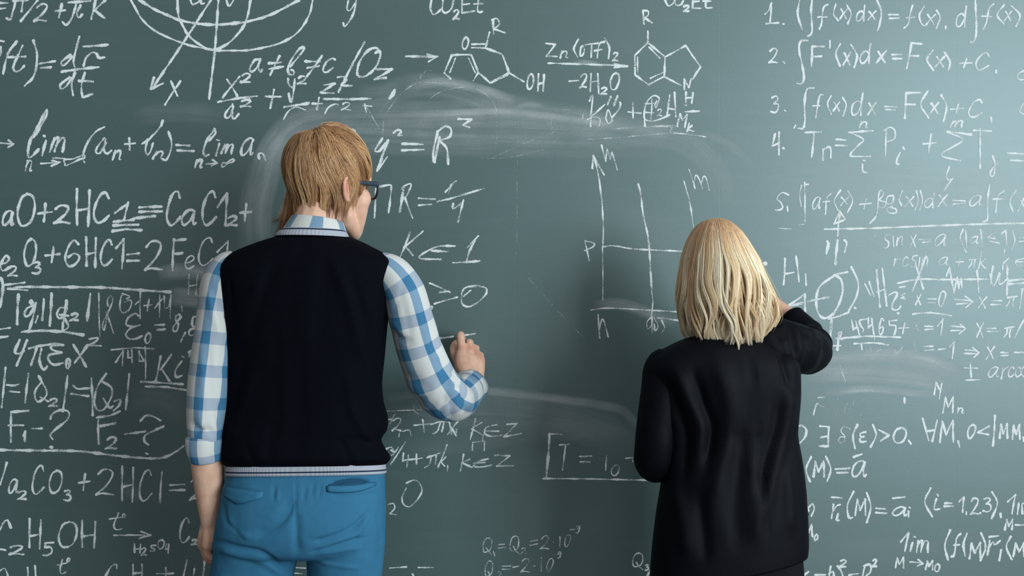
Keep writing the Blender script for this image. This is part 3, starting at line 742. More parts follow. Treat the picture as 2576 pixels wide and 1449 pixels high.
chalk(F_, 'chalk line numbered 5, with alpha f and beta g', '~ 1984 491 1968 485 1955 500 1965 510 1968 522 1960 528 1950 528; _ 1981 520 1982 532; _ 2024 459 2024 557; _ 2024 465 2033 463; *3; ~ 2016 466 2012 490 2016 520; *4.5; a 2042 495 2066 527; ~ 2090 487 2080 500 2076 540; _ 2070 508 2087 506; ~ 2114 478 2098 505 2108 530; x 2113 495 2135 517; ~ 2133 480 2145 505 2132 535; + 2160 500 2193 525; ~ 2188 562 2205 540 2210 490 2217 478 2222 490 2212 503 2228 510 2222 522 2208 520; ~ 2246 492 2232 495 2230 512 2245 510 2248 495; ~ 2248 495 2240 520 2253 525 2253 535 2235 535 2230 525 2245 520; ~ 2270 480 2262 500 2268 518; x 2275 494 2300 520; ~ 2305 480 2310 505 2302 528; ~ 2315 480 2320 505 2313 528; d 2325 486 2352 522; x 2358 490 2384 520; _ 2397 504 2427 505; _ 2398 513 2428 510; a 2436 490 2472 519; ~ 2489 465 2484 510 2484 550 2472 558; ~ 2525 480 2510 495 2505 535; _ 2498 501 2527 500; ~ 2555 478 2540 505 2548 533; _ 2562 495 2576 520; _ 2576 498 2560 530', 4.5, 0.84)
chalk(D_, 'chalk arrow with solid head and long rule under line 5', '*5.5; _ 2074 576 2200 574 2350 568 2470 563 2576 561; *3.5,.6; _ 1960 575 1990 576; _ 2010 565 2022 564; *5; _ 2112 531 2097 563 2126 552 2112 531; *9,.7; _ 2112 540 2109 562; *6; _ 2109 560 2107 594; *7; ~ 2080 606 2083 615 2079 637; *8; _ 2107 604 2101 665; *6; ~ 2124 604 2130 612 2125 634', 5, 0.94)
chalk(F_, 'chalk H with subscript 1 beside the blonde hair', '_ 1975 650 1971 716; _ 2002 645 2010 709; _ 1974 688 1996 685; _ 2026 690 2027 718; *9; _ 1924 662 1927 665', 5.5, 0.95)
chalk(F_, 'thin chalk line sin x equals a with absolute value condition', 's 2222 590 2240 624; _ 2246 594 2248 620; n 2254 595 2273 618; x 2288 592 2305 622; _ 2312 603 2340 603; _ 2321 609 2341 608; a 2350 588 2382 620; *5; ~ 2423 577 2415 600 2430 634; *4; _ 2428 580 2431 622; a 2438 594 2462 614; _ 2467 577 2471 620; _ 2504 582 2484 597 2503 600; _ 2487 606 2514 612; _ 2520 588 2530 580; _ 2530 580 2533 615; ~ 2546 580 2552 605 2545 628; _ 2564 598 2576 598; _ 2564 607 2576 607; *3,.4; e 2190 592 2206 604', 4, 0.80)
chalk(F_, 'thin chalk line arcsin a plus pi k', '*3,.45; _ 2238 648 2240 662; *4; r 2246 650 2266 670; c 2268 645 2286 670; s 2290 642 2308 672; _ 2314 648 2309 680; n 2318 645 2336 670; a 2360 646 2387 668; + 2402 650 2424 668; π 2436 650 2460 674; k 2460 632 2482 676; _ 2496 676 2494 684; k 2520 628 2540 678; ∈ 2552 650 2576 668', 4, 0.78)
chalk(F_, 'heavy chalk X struck by a line with m scrawls', '_ 2330 645 2295 732; _ 2302 665 2322 728; ~ 2258 712 2310 703 2380 703 2486 702; _ 2380 695 2388 673 2399 735 2408 697 2411 725 2417 700 2419 723; _ 2458 680 2462 735; _ 2498 670 2491 715; ~ 2490 690 2497 720 2510 700 2515 685 2514 715 2535 700; _ 2534 675 2533 742; *7; _ 2538 707 2576 703; _ 2535 714 2576 712', 5.5, 0.90)
chalk(D_, 'large chalk Q loop with arrow pointing at the woman', '*7; ~ 2131 684 2105 690 2088 700 2063 720 2053 750 2057 785 2075 800 2100 785 2118 740 2116 705 2100 692; *6; ~ 2141 672 2158 710 2155 745 2135 782; ~ 2135 785 2110 795 2085 803; _ 2150 774 2152 776; *8,.7; _ 1990 769 2040 757 2085 747; *6; _ 1985 768 2024 740 2026 790; *9,.65; _ 1998 780 2026 786; *10,.75; _ 2092 802 2087 855', 6, 0.94)
chalk(F_, 'chalk 4H2 scrawl right of the Q loop', '_ 2176 715 2190 744; _ 2186 709 2198 745; *6; _ 2205 680 2214 772; _ 2219 675 2230 770; _ 2205 735 2225 728; ~ 2235 743 2250 735 2256 740 2245 765 2245 778 2258 778 2265 770; _ 2258 787 2260 789; *4; _ 2262 723 2278 721; ~ 2277 738 2265 742 2275 746 2265 750 2278 752', 5, 0.92)
chalk(F_, 'chalk x equals 0 implies x equals pi k', 'x 2302 740 2318 767; _ 2333 752 2354 752; _ 2335 761 2353 761; 0 2359 732 2380 772; _ 2402 753 2444 757; _ 2405 764 2442 763; _ 2428 745 2447 759 2430 773; x 2460 747 2482 776; _ 2495 757 2520 756; _ 2492 767 2518 766; π 2530 744 2560 770; _ 2572 726 2565 776; *5; ~ 2295 790 2320 788 2345 787 2370 790 2392 794', 4.5, 0.88)
chalk(F_, 'chalk 45465 plus over a rule with pi 15 below', '_ 2142 805 2146 830 2155 822; _ 2152 808 2162 842; ~ 2180 803 2162 806 2165 820 2172 828 2170 835; _ 2184 800 2184 825 2195 815; _ 2193 800 2200 855; 6 2210 800 2223 842; _ 2255 806 2236 807 2237 818; ~ 2237 818 2252 820 2252 835 2248 843; + 2260 812 2287 838; *5.5; _ 2118 851 2180 846 2265 848; *5; _ 2104 850 2120 853; ~ 2108 838 2117 835 2113 850; *7; _ 2111 840 2106 880; *5; _ 2092 870 2115 870; ~ 2148 864 2200 863 2235 868; _ 2166 866 2168 880; *3.5,.5; _ 2180 866 2182 885; _ 2190 872 2190 884; _ 2205 870 2205 884 2215 880; a 2250 870 2272 890', 5, 0.92)
chalk(F_, 'chalk x equals 1 implies x equals pi over 2', '*4,.5; x 2297 810 2312 832; *4.5; _ 2325 821 2346 821; _ 2327 829 2347 828; _ 2358 820 2372 803; _ 2372 803 2367 842; _ 2390 820 2425 823; _ 2392 831 2425 832; _ 2415 815 2428 828 2412 840; x 2455 812 2475 848; _ 2480 826 2505 826; _ 2484 834 2510 833; π 2525 822 2550 848; _ 2575 805 2552 850', 4.5, 0.90)
chalk(F_, 'chalk x equals minus 1 implies x equals minus', '*3.5,.4; _ 2298 858 2302 880 2316 888; *4.5; _ 2325 872 2347 870; _ 2326 881 2348 880; _ 2360 879 2377 878; _ 2388 872 2400 860; _ 2400 860 2396 902; _ 2427 880 2458 883; _ 2425 889 2460 890; _ 2447 875 2462 888 2450 899; x 2480 872 2502 904; _ 2517 887 2535 888; _ 2518 894 2536 894; _ 2552 887 2576 887', 4.5, 0.90)
chalk(F_, 'chalk plus-minus arccos at the right edge', '_ 2426 926 2459 926; _ 2441 914 2443 950; _ 2430 956 2464 955; a 2484 922 2514 950; ~ 2518 953 2524 932 2536 922; _ 2522 925 2519 953; c 2535 922 2552 948; c 2553 922 2569 948; ~ 2576 922 2568 936 2576 948', 4.5, 0.86)
chalk(F_, 'small chalk N and Mn beside the wiped streaks', '_ 2350 993 2354 962; _ 2354 962 2363 980; _ 2368 965 2363 1003; *5; M 2371 998 2401 1038; n 2407 1026 2424 1040; *6; _ 2275 1001 2276 1013; *5,.55; _ 2111 914 2126 958', 5, 0.94)
chalk(F_, 'half-wiped chalk r of M under the streaks', '*4.5,.7; ~ 2046 1043 2055 1015 2062 1020 2072 1023; _ 2058 1000 2072 1000; *3,.35; ~ 2108 1002 2096 1025 2106 1050; ~ 2170 1005 2175 1025 2165 1045; M 2122 1010 2150 1042', 4, .6)
chalk(F_, 'chalk exists delta of epsilon greater than 0, for all M', '~ 2003 1075 2015 1070 2028 1080 2025 1100 2008 1118; _ 2063 1072 2085 1073 2083 1122 2061 1122; _ 2064 1100 2083 1098; *4,.7; ~ 2138 1078 2122 1074 2115 1085 2125 1098 2122 1112 2110 1112 2112 1100 2125 1098; *6; ~ 2157 1068 2146 1095 2150 1128; ~ 2178 1087 2165 1090 2165 1098 2173 1098; ~ 2173 1098 2164 1102 2165 1112 2178 1110; ~ 2195 1068 2203 1095 2190 1125; _ 2211 1081 2236 1095 2215 1109; O 2245 1076 2281 1115; _ 2286 1108 2291 1117; _ 2321 1052 2335 1108; _ 2345 1110 2357 1058; _ 2330 1085 2350 1082; M 2362 1058 2402 1113; _ 2410 1110 2414 1124; 0 2432 1068 2455 1103; _ 2487 1072 2460 1088 2487 1093; _ 2503 1045 2497 1122; M 2514 1066 2536 1103; M 2546 1068 2568 1105; _ 2574 1100 2576 1110', 6, 0.95, k=.05)
chalk(F_, 'chalk M in brackets equals a with overbar', '~ 2041 1149 2028 1180 2037 1212; M 2045 1160 2076 1200; ~ 2077 1148 2090 1180 2080 1210; _ 2102 1180 2137 1178; _ 2106 1189 2132 1189; a 2142 1158 2180 1200; _ 2147 1150 2168 1143', 6, 0.95, k=.05)
chalk(F_, 'chalk r i of M equals a i, with i equals 1,2,3', '~ 2024 1276 2030 1272 2034 1285; ~ 2033 1278 2043 1268 2048 1280 2041 1298; M 2025 1320 2045 1350; 0 2048 1344 2058 1360; _ 2092 1251 2119 1253; _ 2097 1268 2092 1303; ~ 2096 1285 2105 1272 2113 1270; ~ 2108 1292 2104 1308 2110 1308; ~ 2147 1236 2132 1270 2135 1300 2145 1302; M 2150 1255 2180 1297; ~ 2180 1240 2190 1275 2180 1315; _ 2203 1279 2226 1280; _ 2202 1290 2230 1291; a 2244 1275 2282 1298; _ 2246 1254 2276 1250; _ 2286 1285 2285 1300; _ 2288 1276 2289 1278; ~ 2341 1228 2327 1262 2345 1300; ~ 2356 1255 2350 1280 2364 1280; _ 2358 1243 2360 1248; _ 2376 1266 2395 1266; _ 2375 1274 2398 1274; _ 2413 1262 2424 1250; _ 2424 1250 2422 1288; _ 2430 1288 2430 1293; 2 2440 1253 2463 1295; _ 2465 1290 2466 1292; 3 2472 1252 2495 1287; ~ 2495 1238 2508 1265 2495 1304; _ 2517 1292 2518 1302', 5.5, 0.95, k=.05)
chalk(F_, 'cropped chalk lim M at the right edge', '_ 2535 1262 2555 1244; _ 2555 1244 2545 1293; _ 2563 1265 2559 1293; ~ 2572 1292 2571 1270 2576 1266; M 2527 1306 2550 1333; _ 2553 1321 2576 1320', 5.5, 0.95)
chalk(F_, 'chalk limit M to M0 of f times r in brackets', '_ 2266 1363 2285 1340; _ 2285 1340 2276 1387; _ 2295 1365 2290 1387; _ 2300 1350 2302 1351; m 2304 1358 2338 1390; *5; M 2252 1402 2276 1428; _ 2289 1413 2320 1416; _ 2310 1408 2322 1417 2308 1423; M 2328 1410 2348 1433; O 2350 1418 2364 1438; *6; ~ 2390 1333 2377 1370 2385 1408; ~ 2416 1342 2407 1355 2400 1395 2392 1400; _ 2400 1371 2414 1370; ~ 2432 1342 2424 1370 2428 1398; M 2437 1365 2470 1405; ~ 2468 1340 2480 1375 2466 1410; _ 2490 1360 2484 1397; ~ 2488 1375 2498 1362 2503 1370 2516 1360; _ 2488 1350 2512 1348; _ 2518 1383 2514 1410; ~ 2543 1350 2532 1375 2545 1408; M 2548 1365 2580 1400', 5.5, 0.95, k=.08)
chalk(F_, 'cropped chalk squared terms below the blazer hem', '_ 2018 1449 2033 1438; _ 2050 1446 2076 1446; _ 2090 1424 2085 1449; ~ 2085 1444 2095 1438 2098 1449; ~ 2107 1424 2116 1436 2120 1449; 2 2112 1408 2130 1427; _ 2136 1446 2158 1443; _ 2175 1425 2171 1449; ~ 2173 1423 2188 1420 2190 1436 2178 1449; 2 2193 1407 2207 1426', 6, 0.95)
# --- between the two people
chalk(F_, 'chalk y squared equals R squared beside the man', '*6; ~ 875 328 886 325 893 332 882 345; *7; ~ 961 348 944 375 944 380 955 380 970 360; ~ 976 353 962 392 948 430; *5; _ 963 400 950 428 975 395; *6; ~ 990 335 1000 327 1010 332 1000 340 1010 340; *7; _ 1012 361 1064 363; _ 1011 378 1066 376; ~ 1100 333 1120 318 1135 325 1130 345 1105 354; ~ 1100 335 1090 380 1091 407; ~ 1106 345 1098 385 1094 408; ~ 1105 354 1125 375 1128 413; *6; _ 1152 299 1186 300; _ 1186 300 1165 315 1180 321', 6.5, .9)
chalk(F_, 'chalk nR equals 1 over 4 beside the glasses', '_ 946 475 942 548; ~ 955 470 980 465 984 475 978 535; *9; _ 1016 470 1006 532; *6; ~ 1010 475 1020 466 1034 464 1025 490 1018 497; _ 1018 497 1037 548; _ 1053 498 1095 501; _ 1053 516 1085 515; ~ 1121 483 1140 460 1148 455; _ 1135 465 1128 485; _ 1100 507 1130 500 1216 475; ~ 1140 513 1140 525 1160 512; _ 1166 503 1152 558', 6.5, .75)
chalk(F_, 'chalk k element of 1 above the right shoulder', '_ 1032 585 1006 648; _ 1064 582 1020 620; _ 1020 620 1038 643; ~ 1144 619 1105 620 1075 632 1055 645 1062 651 1110 652; _ 1085 631 1128 633; _ 1176 622 1204 594; ~ 1195 605 1180 635 1174 660; _ 1140 661 1207 657', 6, .78)
chalk(F_, 'chalk greater-or-equal sign and 0 right of the sleeve', '_ 1048 703 1057 703; _ 1081 712 1132 735; _ 1105 736 1130 733; _ 1093 764 1150 748; ~ 1075 772 1088 772 1078 785; ~ 1200 718 1170 725 1161 745 1163 765 1178 772 1200 762 1222 740 1222 725 1205 720; *4; _ 1166 745 1185 730', 5.5, .75)
chalk(D_, 'short chalk stroke being drawn at the fist of the man', '_ 1097 851 1140 847; _ 1160 844 1195 840', 5.5, .85)
chalk(D_, 'chalk axes sketch left of the woman', '*5.5; ~ 1493 392 1505 440 1514 500; *4.5; ~ 1514 500 1517 570 1516 620; *3; ~ 1516 620 1516 690 1516 755; *6; _ 1490 423 1492 392 1520 440; *4.5; _ 1513 365 1524 406 1527 375 1535 400 1540 383 1553 427; *5; _ 1472 606 1482 655; ~ 1472 606 1495 612 1490 622 1470 630; *6; ~ 1606 463 1612 490 1618 540 1630 600 1636 680 1640 740; *4; ~ 1640 740 1643 760 1638 800; *4; ~ 1721 455 1735 510 1745 572; _ 1733 427 1748 474; ~ 1745 460 1750 440 1758 450 1768 475; ~ 1765 460 1770 443 1776 450 1784 478; *5; ~ 1517 621 1545 619 1600 627 1720 632; ~ 1488 779 1530 775 1620 780 1712 785; *5; ~ 1504 792 1506 820 1508 850; ~ 1508 830 1515 802 1522 815 1530 848; *4; ~ 1640 797 1627 810 1630 828 1640 815 1640 797; _ 1640 797 1640 838; ~ 1645 800 1655 820 1648 832 1645 815; ~ 1665 805 1672 825 1665 835; *5; _ 1655 800 1710 806', 5, .75)
chalk(F_, 'chalk line over 2n plus pi k, k element of Z', '*4,.55; _ 995 1038 978 1072; *5.5; _ 972 1056 986 1055; 2 985 1052 1012 1084; *4,.6; ~ 1003 1098 1005 1085; ~ 1012 1085 1030 1082 1034 1098; *5.5; _ 1042 1070 1085 1066; _ 1063 1056 1067 1086; ~ 1085 1068 1105 1062 1130 1060; ~ 1108 1065 1100 1085 1088 1090; _ 1117 1062 1112 1086; _ 1130 1062 1136 1092; _ 1152 1060 1126 1092; _ 1135 1075 1147 1096; _ 1148 1080 1148 1094; _ 1197 1054 1183 1105; _ 1212 1064 1187 1078; _ 1187 1080 1215 1095; ~ 1250 1068 1225 1075 1220 1090 1235 1097 1262 1095; _ 1222 1085 1255 1085; _ 1275 1068 1300 1066 1268 1098 1311 1090; *4,.65; ~ 1215 1095 1214 1110; _ 1188 1133 1190 1112; _ 1190 1112 1219 1111 1218 1133; ~ 1042 1020 1042 1034 1052 1040; _ 975 1034 1060 1031', 5.5, .72)
chalk(F_, 'chalk line over 4 plus pi k, k element of Z', '~ 972 1130 985 1125 992 1138 985 1145; ~ 984 1132 994 1136 1002 1126; _ 1020 1113 982 1170; _ 1015 1140 1012 1160 1028 1155; _ 1027 1145 1024 1173; _ 1030 1156 1062 1152; _ 1047 1142 1048 1168; _ 1075 1150 1108 1140; ~ 1085 1148 1080 1168 1068 1176; _ 1098 1145 1095 1168; _ 1124 1120 1102 1175; _ 1122 1150 1108 1162 1118 1172; _ 1126 1172 1126 1185; _ 1166 1143 1158 1184; _ 1182 1155 1162 1165 1188 1175; ~ 1228 1155 1205 1160 1190 1172 1212 1174 1238 1170; _ 1192 1165 1220 1163; _ 1245 1145 1282 1147 1250 1172 1292 1172', 5.5, .72)
chalk(F_, 'chalk O with subscript 2 right of the blue trousers', '*4.5; ~ 976 1268 990 1266 992 1280 980 1292; _ 980 1292 998 1294; *5; ~ 1022 1228 1012 1250 1015 1268 1030 1274 1050 1258 1062 1235 1055 1215 1040 1208 1022 1215', 5, .7)
chalk(F_, 'thin chalk Q1 equals Q2 equals 2 times 10 to minus 9', 'Q 1213 1352 1240 1396; _ 1242 1386 1245 1398; _ 1254 1370 1270 1369; _ 1254 1379 1272 1377; Q 1280 1347 1309 1393; 2 1310 1377 1324 1393; _ 1330 1362 1352 1358; _ 1332 1372 1353 1367; 2 1358 1348 1384 1382; _ 1391 1364 1393 1365; _ 1408 1350 1408 1375; 0 1418 1344 1437 1375; _ 1435 1333 1446 1332; 9 1448 1322 1460 1341', 4, .65)
chalk(F_, 'thin chalk Q equals minus 2 times 10 to minus 9', 'Q 1219 1410 1242 1457; ~ 1253 1438 1260 1440 1256 1449; _ 1264 1424 1285 1424; _ 1264 1432 1284 1431; _ 1290 1426 1304 1425; 2 1308 1405 1335 1440; _ 1343 1424 1345 1424; _ 1362 1404 1361 1436; 0 1374 1404 1393 1438; _ 1391 1396 1402 1395; 9 1402 1387 1412 1404', 4, .65)
chalk(F_, 'short chalk dashes at the bottom between the people', '_ 981 1429 1022 1426; _ 1053 1428 1089 1427; ~ 1037 1443 1041 1449; _ 745 1428 768 1429; *4,.6; _ 742 1442 760 1444', 4.5, .8)
chalk(F_, 'chalk corner box holding T equals T0', '*8,.8; _ 1383 1092 1374 1203; *4.5,.7; _ 1385 1092 1415 1093; *5,.8; _ 1366 1204 1480 1205 1600 1208 1680 1209; _ 1408 1119 1432 1118; _ 1423 1120 1415 1182; _ 1458 1148 1489 1147; _ 1460 1162 1485 1162; *4,.7; _ 1526 1145 1524 1183; O 1536 1169 1560 1196; _ 1573 1152 1592 1152; _ 1590 1150 1592 1162', 5, .75)
chalk(F_, 'small chalk Q3 beside the blazer hem', 'Q 1589 1390 1620 1432; 3 1622 1420 1633 1434; *7; _ 1628 1449 1640 1432 1638 1449', 4.5, .8)

# --- wiped chalk dust (the eraser sweeps over the board)
smear([640,600, 662,470, 690,370, 760,305, 900,290, 1100,288, 1280,284, 1440,300, 1600,330, 1720,352, 1800,420, 1850,540], 80, 0.42, taper=.12, label='long arched eraser sweep over both people')
smear([1000,287, 1140,284, 1280,281, 1440,300, 1560,318, 1660,335], 20, 0.80, label='bright thin edge of the arched sweep')
smear([690,345, 900,335, 1200,340, 1500,345, 1700,338], 120, 0.42, label='broad wiped haze behind the top of the head')
smear([1020,225, 1100,207, 1200,222, 1298,252], 26, 0.85, label='short bright swipe under the ring molecule')
smear([940,250, 1040,215, 1150,225, 1260,262, 1370,268], 70, 0.42, label='hazy patch around the thin circle arcs')
smear([1290,275, 1330,263, 1372,268], 16, .5, label='small bright dab below the OH')
smear([640,640, 645,500, 690,380, 760,310], 90, 0.36, label='vertical wiped strokes left of the head')
smear([1440,160, 1475,157, 1520,167], 16, .65, label='dab on the long arrow under the zinc formula')
smear([2050,905, 2200,892, 2330,905, 2430,948], 46, 0.95, label='bright curved eraser swipe below the pi fraction')
smear([2020,945, 2150,940, 2290,952, 2400,978], 50, 0.85, label='streaky swipe in the middle right')
smear([2070,990, 2180,978, 2290,988, 2380,995], 22, 0.95, label='lowest streak of the right-hand swipe')
smear([2050,925, 2180,918, 2320,930, 2420,955], 100, 0.40, label='hazy band around the right-hand swipes')
smear([395,690, 470,682, 580,698], 46, 0.75, label='smear on the FeCl formula beside the sleeve')
smear([420,745, 480,750, 570,768], 52, 0.80, label='streaky smear left of the plaid sleeve')
smear([1490,770, 1560,765, 1640,790, 1700,815], 34, 0.55, label='smear along the base line of the axes')
smear([960,1000, 1150,985, 1250,985, 1420,1005, 1560,1030, 1600,1065, 1670,1085], 26, 0.55, label='edge of the lower wiped area')
smear([960,1045, 1150,1035, 1400,1050, 1620,1120], 110, 0.24, label='lower wiped haze between the people')
smear([1000,1130, 1200,1110, 1400,1080, 1600,1100], 60, .14, label='faint lower wipe over the pi k lines')
smear([1930,470, 2150,455, 2380,470, 2600,465], 150, 0.34, label='wide pale wipe around line 5')
smear([2020,585, 2250,600, 2600,590], 120, 0.26, label='pale wipe under the long rule')
smear([330,295, 440,280, 580,292], 60, .16, label='faint wipe under the X axis')
smear([1760,330, 1830,360, 1890,410], 26, .30, label='pale strokes above the blonde hair')
smear([2040,1010, 2130,1060, 2180,1110], 90, .16, label='dusty patch around the wiped r of M')
smear([330,1000, 420,1010, 470,1060], 80, .16, label='dusty patch over the second question mark')
smear([300,1215, 330,1235, 360,1250], 40, .2, label='small smudge under the 2HCl')
smear([900,240, 960,238, 1010,232], 60, .22, label='small smudge beside the equals sign')
smear([1400,560, 1560,560, 1750,600], 120, .05, label='thin haze behind the axes sketch')
smear([2080,1385, 2240,1372, 2420,1382], 50, .10, label='faint wipe above the lower limit line')
# ------------------------------------------------------------------ people: shared builders
def rotz(a):
    c, s = math.cos(a), math.sin(a)
    return np.array([[c, -s, 0], [s, c, 0], [0, 0, 1.0]])
def rotx(a):
    c, s = math.cos(a), math.sin(a)
    return np.array([[1.0, 0, 0], [0, c, -s], [0, s, c]])
def roty(a):
    c, s = math.cos(a), math.sin(a)
    return np.array([[c, 0, s], [0, 1.0, 0], [-s, 0, c]])

def xf(part, R, c):
    V, F = part
    return V @ R.T + c, F

def head_parts(R, c, S=1.0, fem=False):
    """skull, face, jaw, nose, lips and ears; local x right, y forward, z up, origin between the ears"""
    j = 0.92 if fem else 1.0
    P = []
    E = lambda cc, r, rot=None: P.append(ellipsoid(np.array(cc) , r, rot))
    T = lambda pts, r, **k: P.append(capsule(np.array(pts, float), r, **k))
    E((0, -.012, .045), (.075, .094, .088))
    E((0, .020, -.005), (.064, .068, .088))
    E((0, .040, -.062), (.050 * j, .048, .045))
    E((0, .078, -.101), (.021 * j, .017, .016))
    for s in (-1, 1):
        T([(s * .060 * j, .000, -.035), (s * .055 * j, .018, -.070), (s * .036 * j, .050, -.097), (s * .012, .078, -.106)], [.015, .016, .015, .014])
        E((s * .044, .060, -.022), (.025, .025, .027)); T([(s * .046, .058, -.030), (s * .035, .064, -.065), (s * .016, .078, -.098)], [.022, .020, .015])
        T([(s * .050, .074, .026), (s * .030, .085, .030), (s * .008, .088, .026)], [.009, .010, .009])
        E((s * .011, .096, -.033), (.009, .011, .008))
        # ear: bowl and rim
        RZ = rotz(s * 0.50)
        E((s * .078, -.012, -.006), (.006, .015, .024), RZ @ rotx(0.12))
        rim = np.array([(0, .012, -.012), (0, .016, .012), (0, .004, .031), (0, -.014, .026), (0, -.018, .004), (0, -.010, -.020), (0, .004, -.031), (0, .011, -.022)])
        T(rim * np.array((1, .9, .82)) @ (RZ @ rotx(0.12)).T + np.array((s * .081, -.012, -.007)), [.0045, .0045, .005, .005, .005, .0055, .0065, .005], ns=8)
    T([(0, .086, .020), (0, .094, -.006), (0, .104, -.026)], [.0075, .0085, .0105])
    T([(-.024, .083, -.064), (-.010, .093, -.060), (0, .0945, -.061), (.010, .093, -.060), (.024, .083, -.064)], [.004, .0065, .0065, .0065, .004])
    T([(-.022, .082, -.070), (0, .093, -.072), (.022, .082, -.070)], [.004, .0075, .004])
    return [xf((V * S, F), R, c) for V, F in P]

def eye(parent, R, c, S, s):
    ctr = (np.array((s * .031, .073, .008)) * S) @ R.T + c
    V, F = ellipsoid(ctr, (.0125 * S,) * 3, nu=16, nv=12)
    e = mk('eye', V, F, M_WHITE, parent)
    V, F = ellipsoid((np.array((s * .031, .0826, .008)) * S) @ R.T + c, np.array((.0055, .0035, .0055)) * S, R, 14, 8)
    mk('iris', V, F, M_IRIS, e)

def lips(parent, R, c, S): pass

def strands(paths, rad, cols, name, mat, parent, tip=0.25):
    """paths [N,M,3] -> thin tapered three-sided locks of hair in one mesh"""
    N, M, _ = paths.shape
    T = np.gradient(paths, axis=1); T /= np.linalg.norm(T, axis=2)[..., None] + 1e-9
    ref = np.array([0.31, -0.83, 0.46])
    A = np.cross(T, ref); A /= np.linalg.norm(A, axis=2)[..., None] + 1e-9
    B = np.cross(T, A)
    s = np.linspace(0, 1, M)
    prof = (0.65 + 0.35 * np.sin(np.pi * np.clip(s * 1.2, 0, 1))) * (1 - (1 - tip) * np.clip((s - 0.6) / 0.4, 0, 1) ** 1.5)
    r = (rad[:, None] * prof[None, :])[..., None]
    V = np.stack([paths + r * (A * math.cos(q) + B * math.sin(q)) for q in (0.3, 2.394, 4.489)], axis=2)   # N,M,3,3
    V = V.reshape(-1, 3)
    idx = np.arange(N * M * 3).reshape(N, M, 3)
    F = []
    for k in range(3):
        k2 = (k + 1) % 3
        q = np.stack([idx[:, :-1, k], idx[:, :-1, k2], idx[:, 1:, k2], idx[:, 1:, k]], axis=-1).reshape(-1, 4)
        F.append(q)
    F = np.vstack(F)
    C = np.repeat(cols.reshape(N, -1, 3) if cols.ndim == 3 else np.repeat(cols[:, None, :], M, axis=1), 3, axis=1) if False else None
    if cols.ndim == 2:
        cols = np.repeat(cols[:, None, :], M, axis=1)
    C = np.repeat(cols[:, :, None, :], 3, axis=2).reshape(-1, 3)
    return mk(name, V, F, mat, parent, attrs={'col': C})

def lin(c):
    return np.array(srgb(*c)[:3])

def sleeve_uv(G, pu, pv, u0=0.0, v0=0.0, circ=None):
    nr, ns, _ = G.shape
    C = G.mean(1)
    v = np.concatenate([[0], np.cumsum(np.linalg.norm(np.diff(C, axis=0), axis=1))])
    ring = np.linalg.norm(np.diff(np.concatenate([G, G[:, :1]], axis=1), axis=1), axis=2)
    tot = np.median(ring.sum(1)) if circ is None else circ
    u = np.arange(ns + 1) / ns * tot
    U = np.zeros((nr, ns + 1, 2)); U[..., 0] = u[None, :] / pu + u0; U[..., 1] = v[:, None] / pv + v0
    return U

def grid_obj(name, G, U, mat, parent, thick=0.0, flip=False, label=None):
    """open tube with uv from a ring grid (seam duplicated)"""
    nr, ns, _ = G.shape
    H = np.concatenate([G, G[:, :1]], axis=1)
    V = H.reshape(-1, 3); F = grid_faces(nr, ns + 1, closed=False)
    if flip:
        F = [f[::-1] for f in F]
    o = mk(name, V, F, mat, parent, uv=U.reshape(-1, 2), label=label)
    if thick:
        m = o.modifiers.new('thickness', 'SOLIDIFY'); m.thickness = thick; m.offset = -1
    return o

def rumple(G, amp, freq, seed, stretch=(1, 1, 1)):
    """cloth wrinkles: push a ring grid along its outward direction"""
    C = G.mean(1, keepdims=True)
    N = G - C; N /= np.linalg.norm(N, axis=2)[..., None] + 1e-9
    q = noise3(G * freq * np.array(stretch) + seed)
    q = q + 0.5 * noise3(G * freq * 2.1 * np.array(stretch) + seed + 7)
    a = amp if np.isscalar(amp) else np.asarray(amp)[:, None]
    return G + N * (q * a)[..., None]

def shoe(parent, mat, foot_c, L, W, H, yaw=0.0, heel=0.0):
    """a laced shoe: upper, sole and laces; toe towards +y"""
    R = rotz(yaw); c = np.array(foot_c)
    rows = [(-.50, .30, .55), (-.47, .36, .78), (-.30, .38, .82), (-.08, .37, .72), (.12, .42, .52), (.30, .46, .38), (.42, .38, .30), (.49, .18, .20)]
    D = catmull(np.array(rows), 4)
    th = np.linspace(0, 2 * math.pi, 24, endpoint=False)
    G = np.zeros((len(D), 24, 3))
    for i, (y, hw, h) in enumerate(D):
        G[i, :, 0] = np.cos(th) * hw * W; G[i, :, 1] = y * L
        G[i, :, 2] = .022 + np.where(np.sin(th) > 0, np.sin(th) * h * H, np.sin(th) * 0.004)
    V, F = cap(G); V = V @ R.T + c
    s = mk('shoe', V, F, mat, parent)
    outl = []
    for y, hw, h in D: outl.append((hw * W * 1.06, y * L * 1.03))
    for y, hw, h in D[::-1]: outl.append((-hw * W * 1.06, y * L * 1.03))
    n = len(outl); V = [(x, y, z) for z in (0.0, .026) for x, y in outl]
    F = [(i, (i + 1) % n, n + (i + 1) % n, n + i) for i in range(n)] + [tuple(range(n))[::-1], tuple(range(n, 2 * n))]
    mk('sole', np.array(V) @ R.T + c, F, M_RUBBER, s, smooth=False)
    for k in range(4):
        y = (.02 + .075 * k) * L; h = (.62 - .085 * k) * H + .026
        V, F = capsule(np.array([(-.22 * W, y, h - .012), (0, y + .004, h + .002), (.22 * W, y, h - .012)]), [.0022] * 3, ns=6)
        mk('lace', V @ R.T + c, F, M_RUBBER, s)

# ------------------------------------------------------------------ the man
YM = -0.50
man = empty('person', (float(PW(770, 724, YM)[0]), YM, 0.0), 'person in dark sweater vest, blue-white plaid shirt and blue trousers, writing on the chalkboard', 'person')

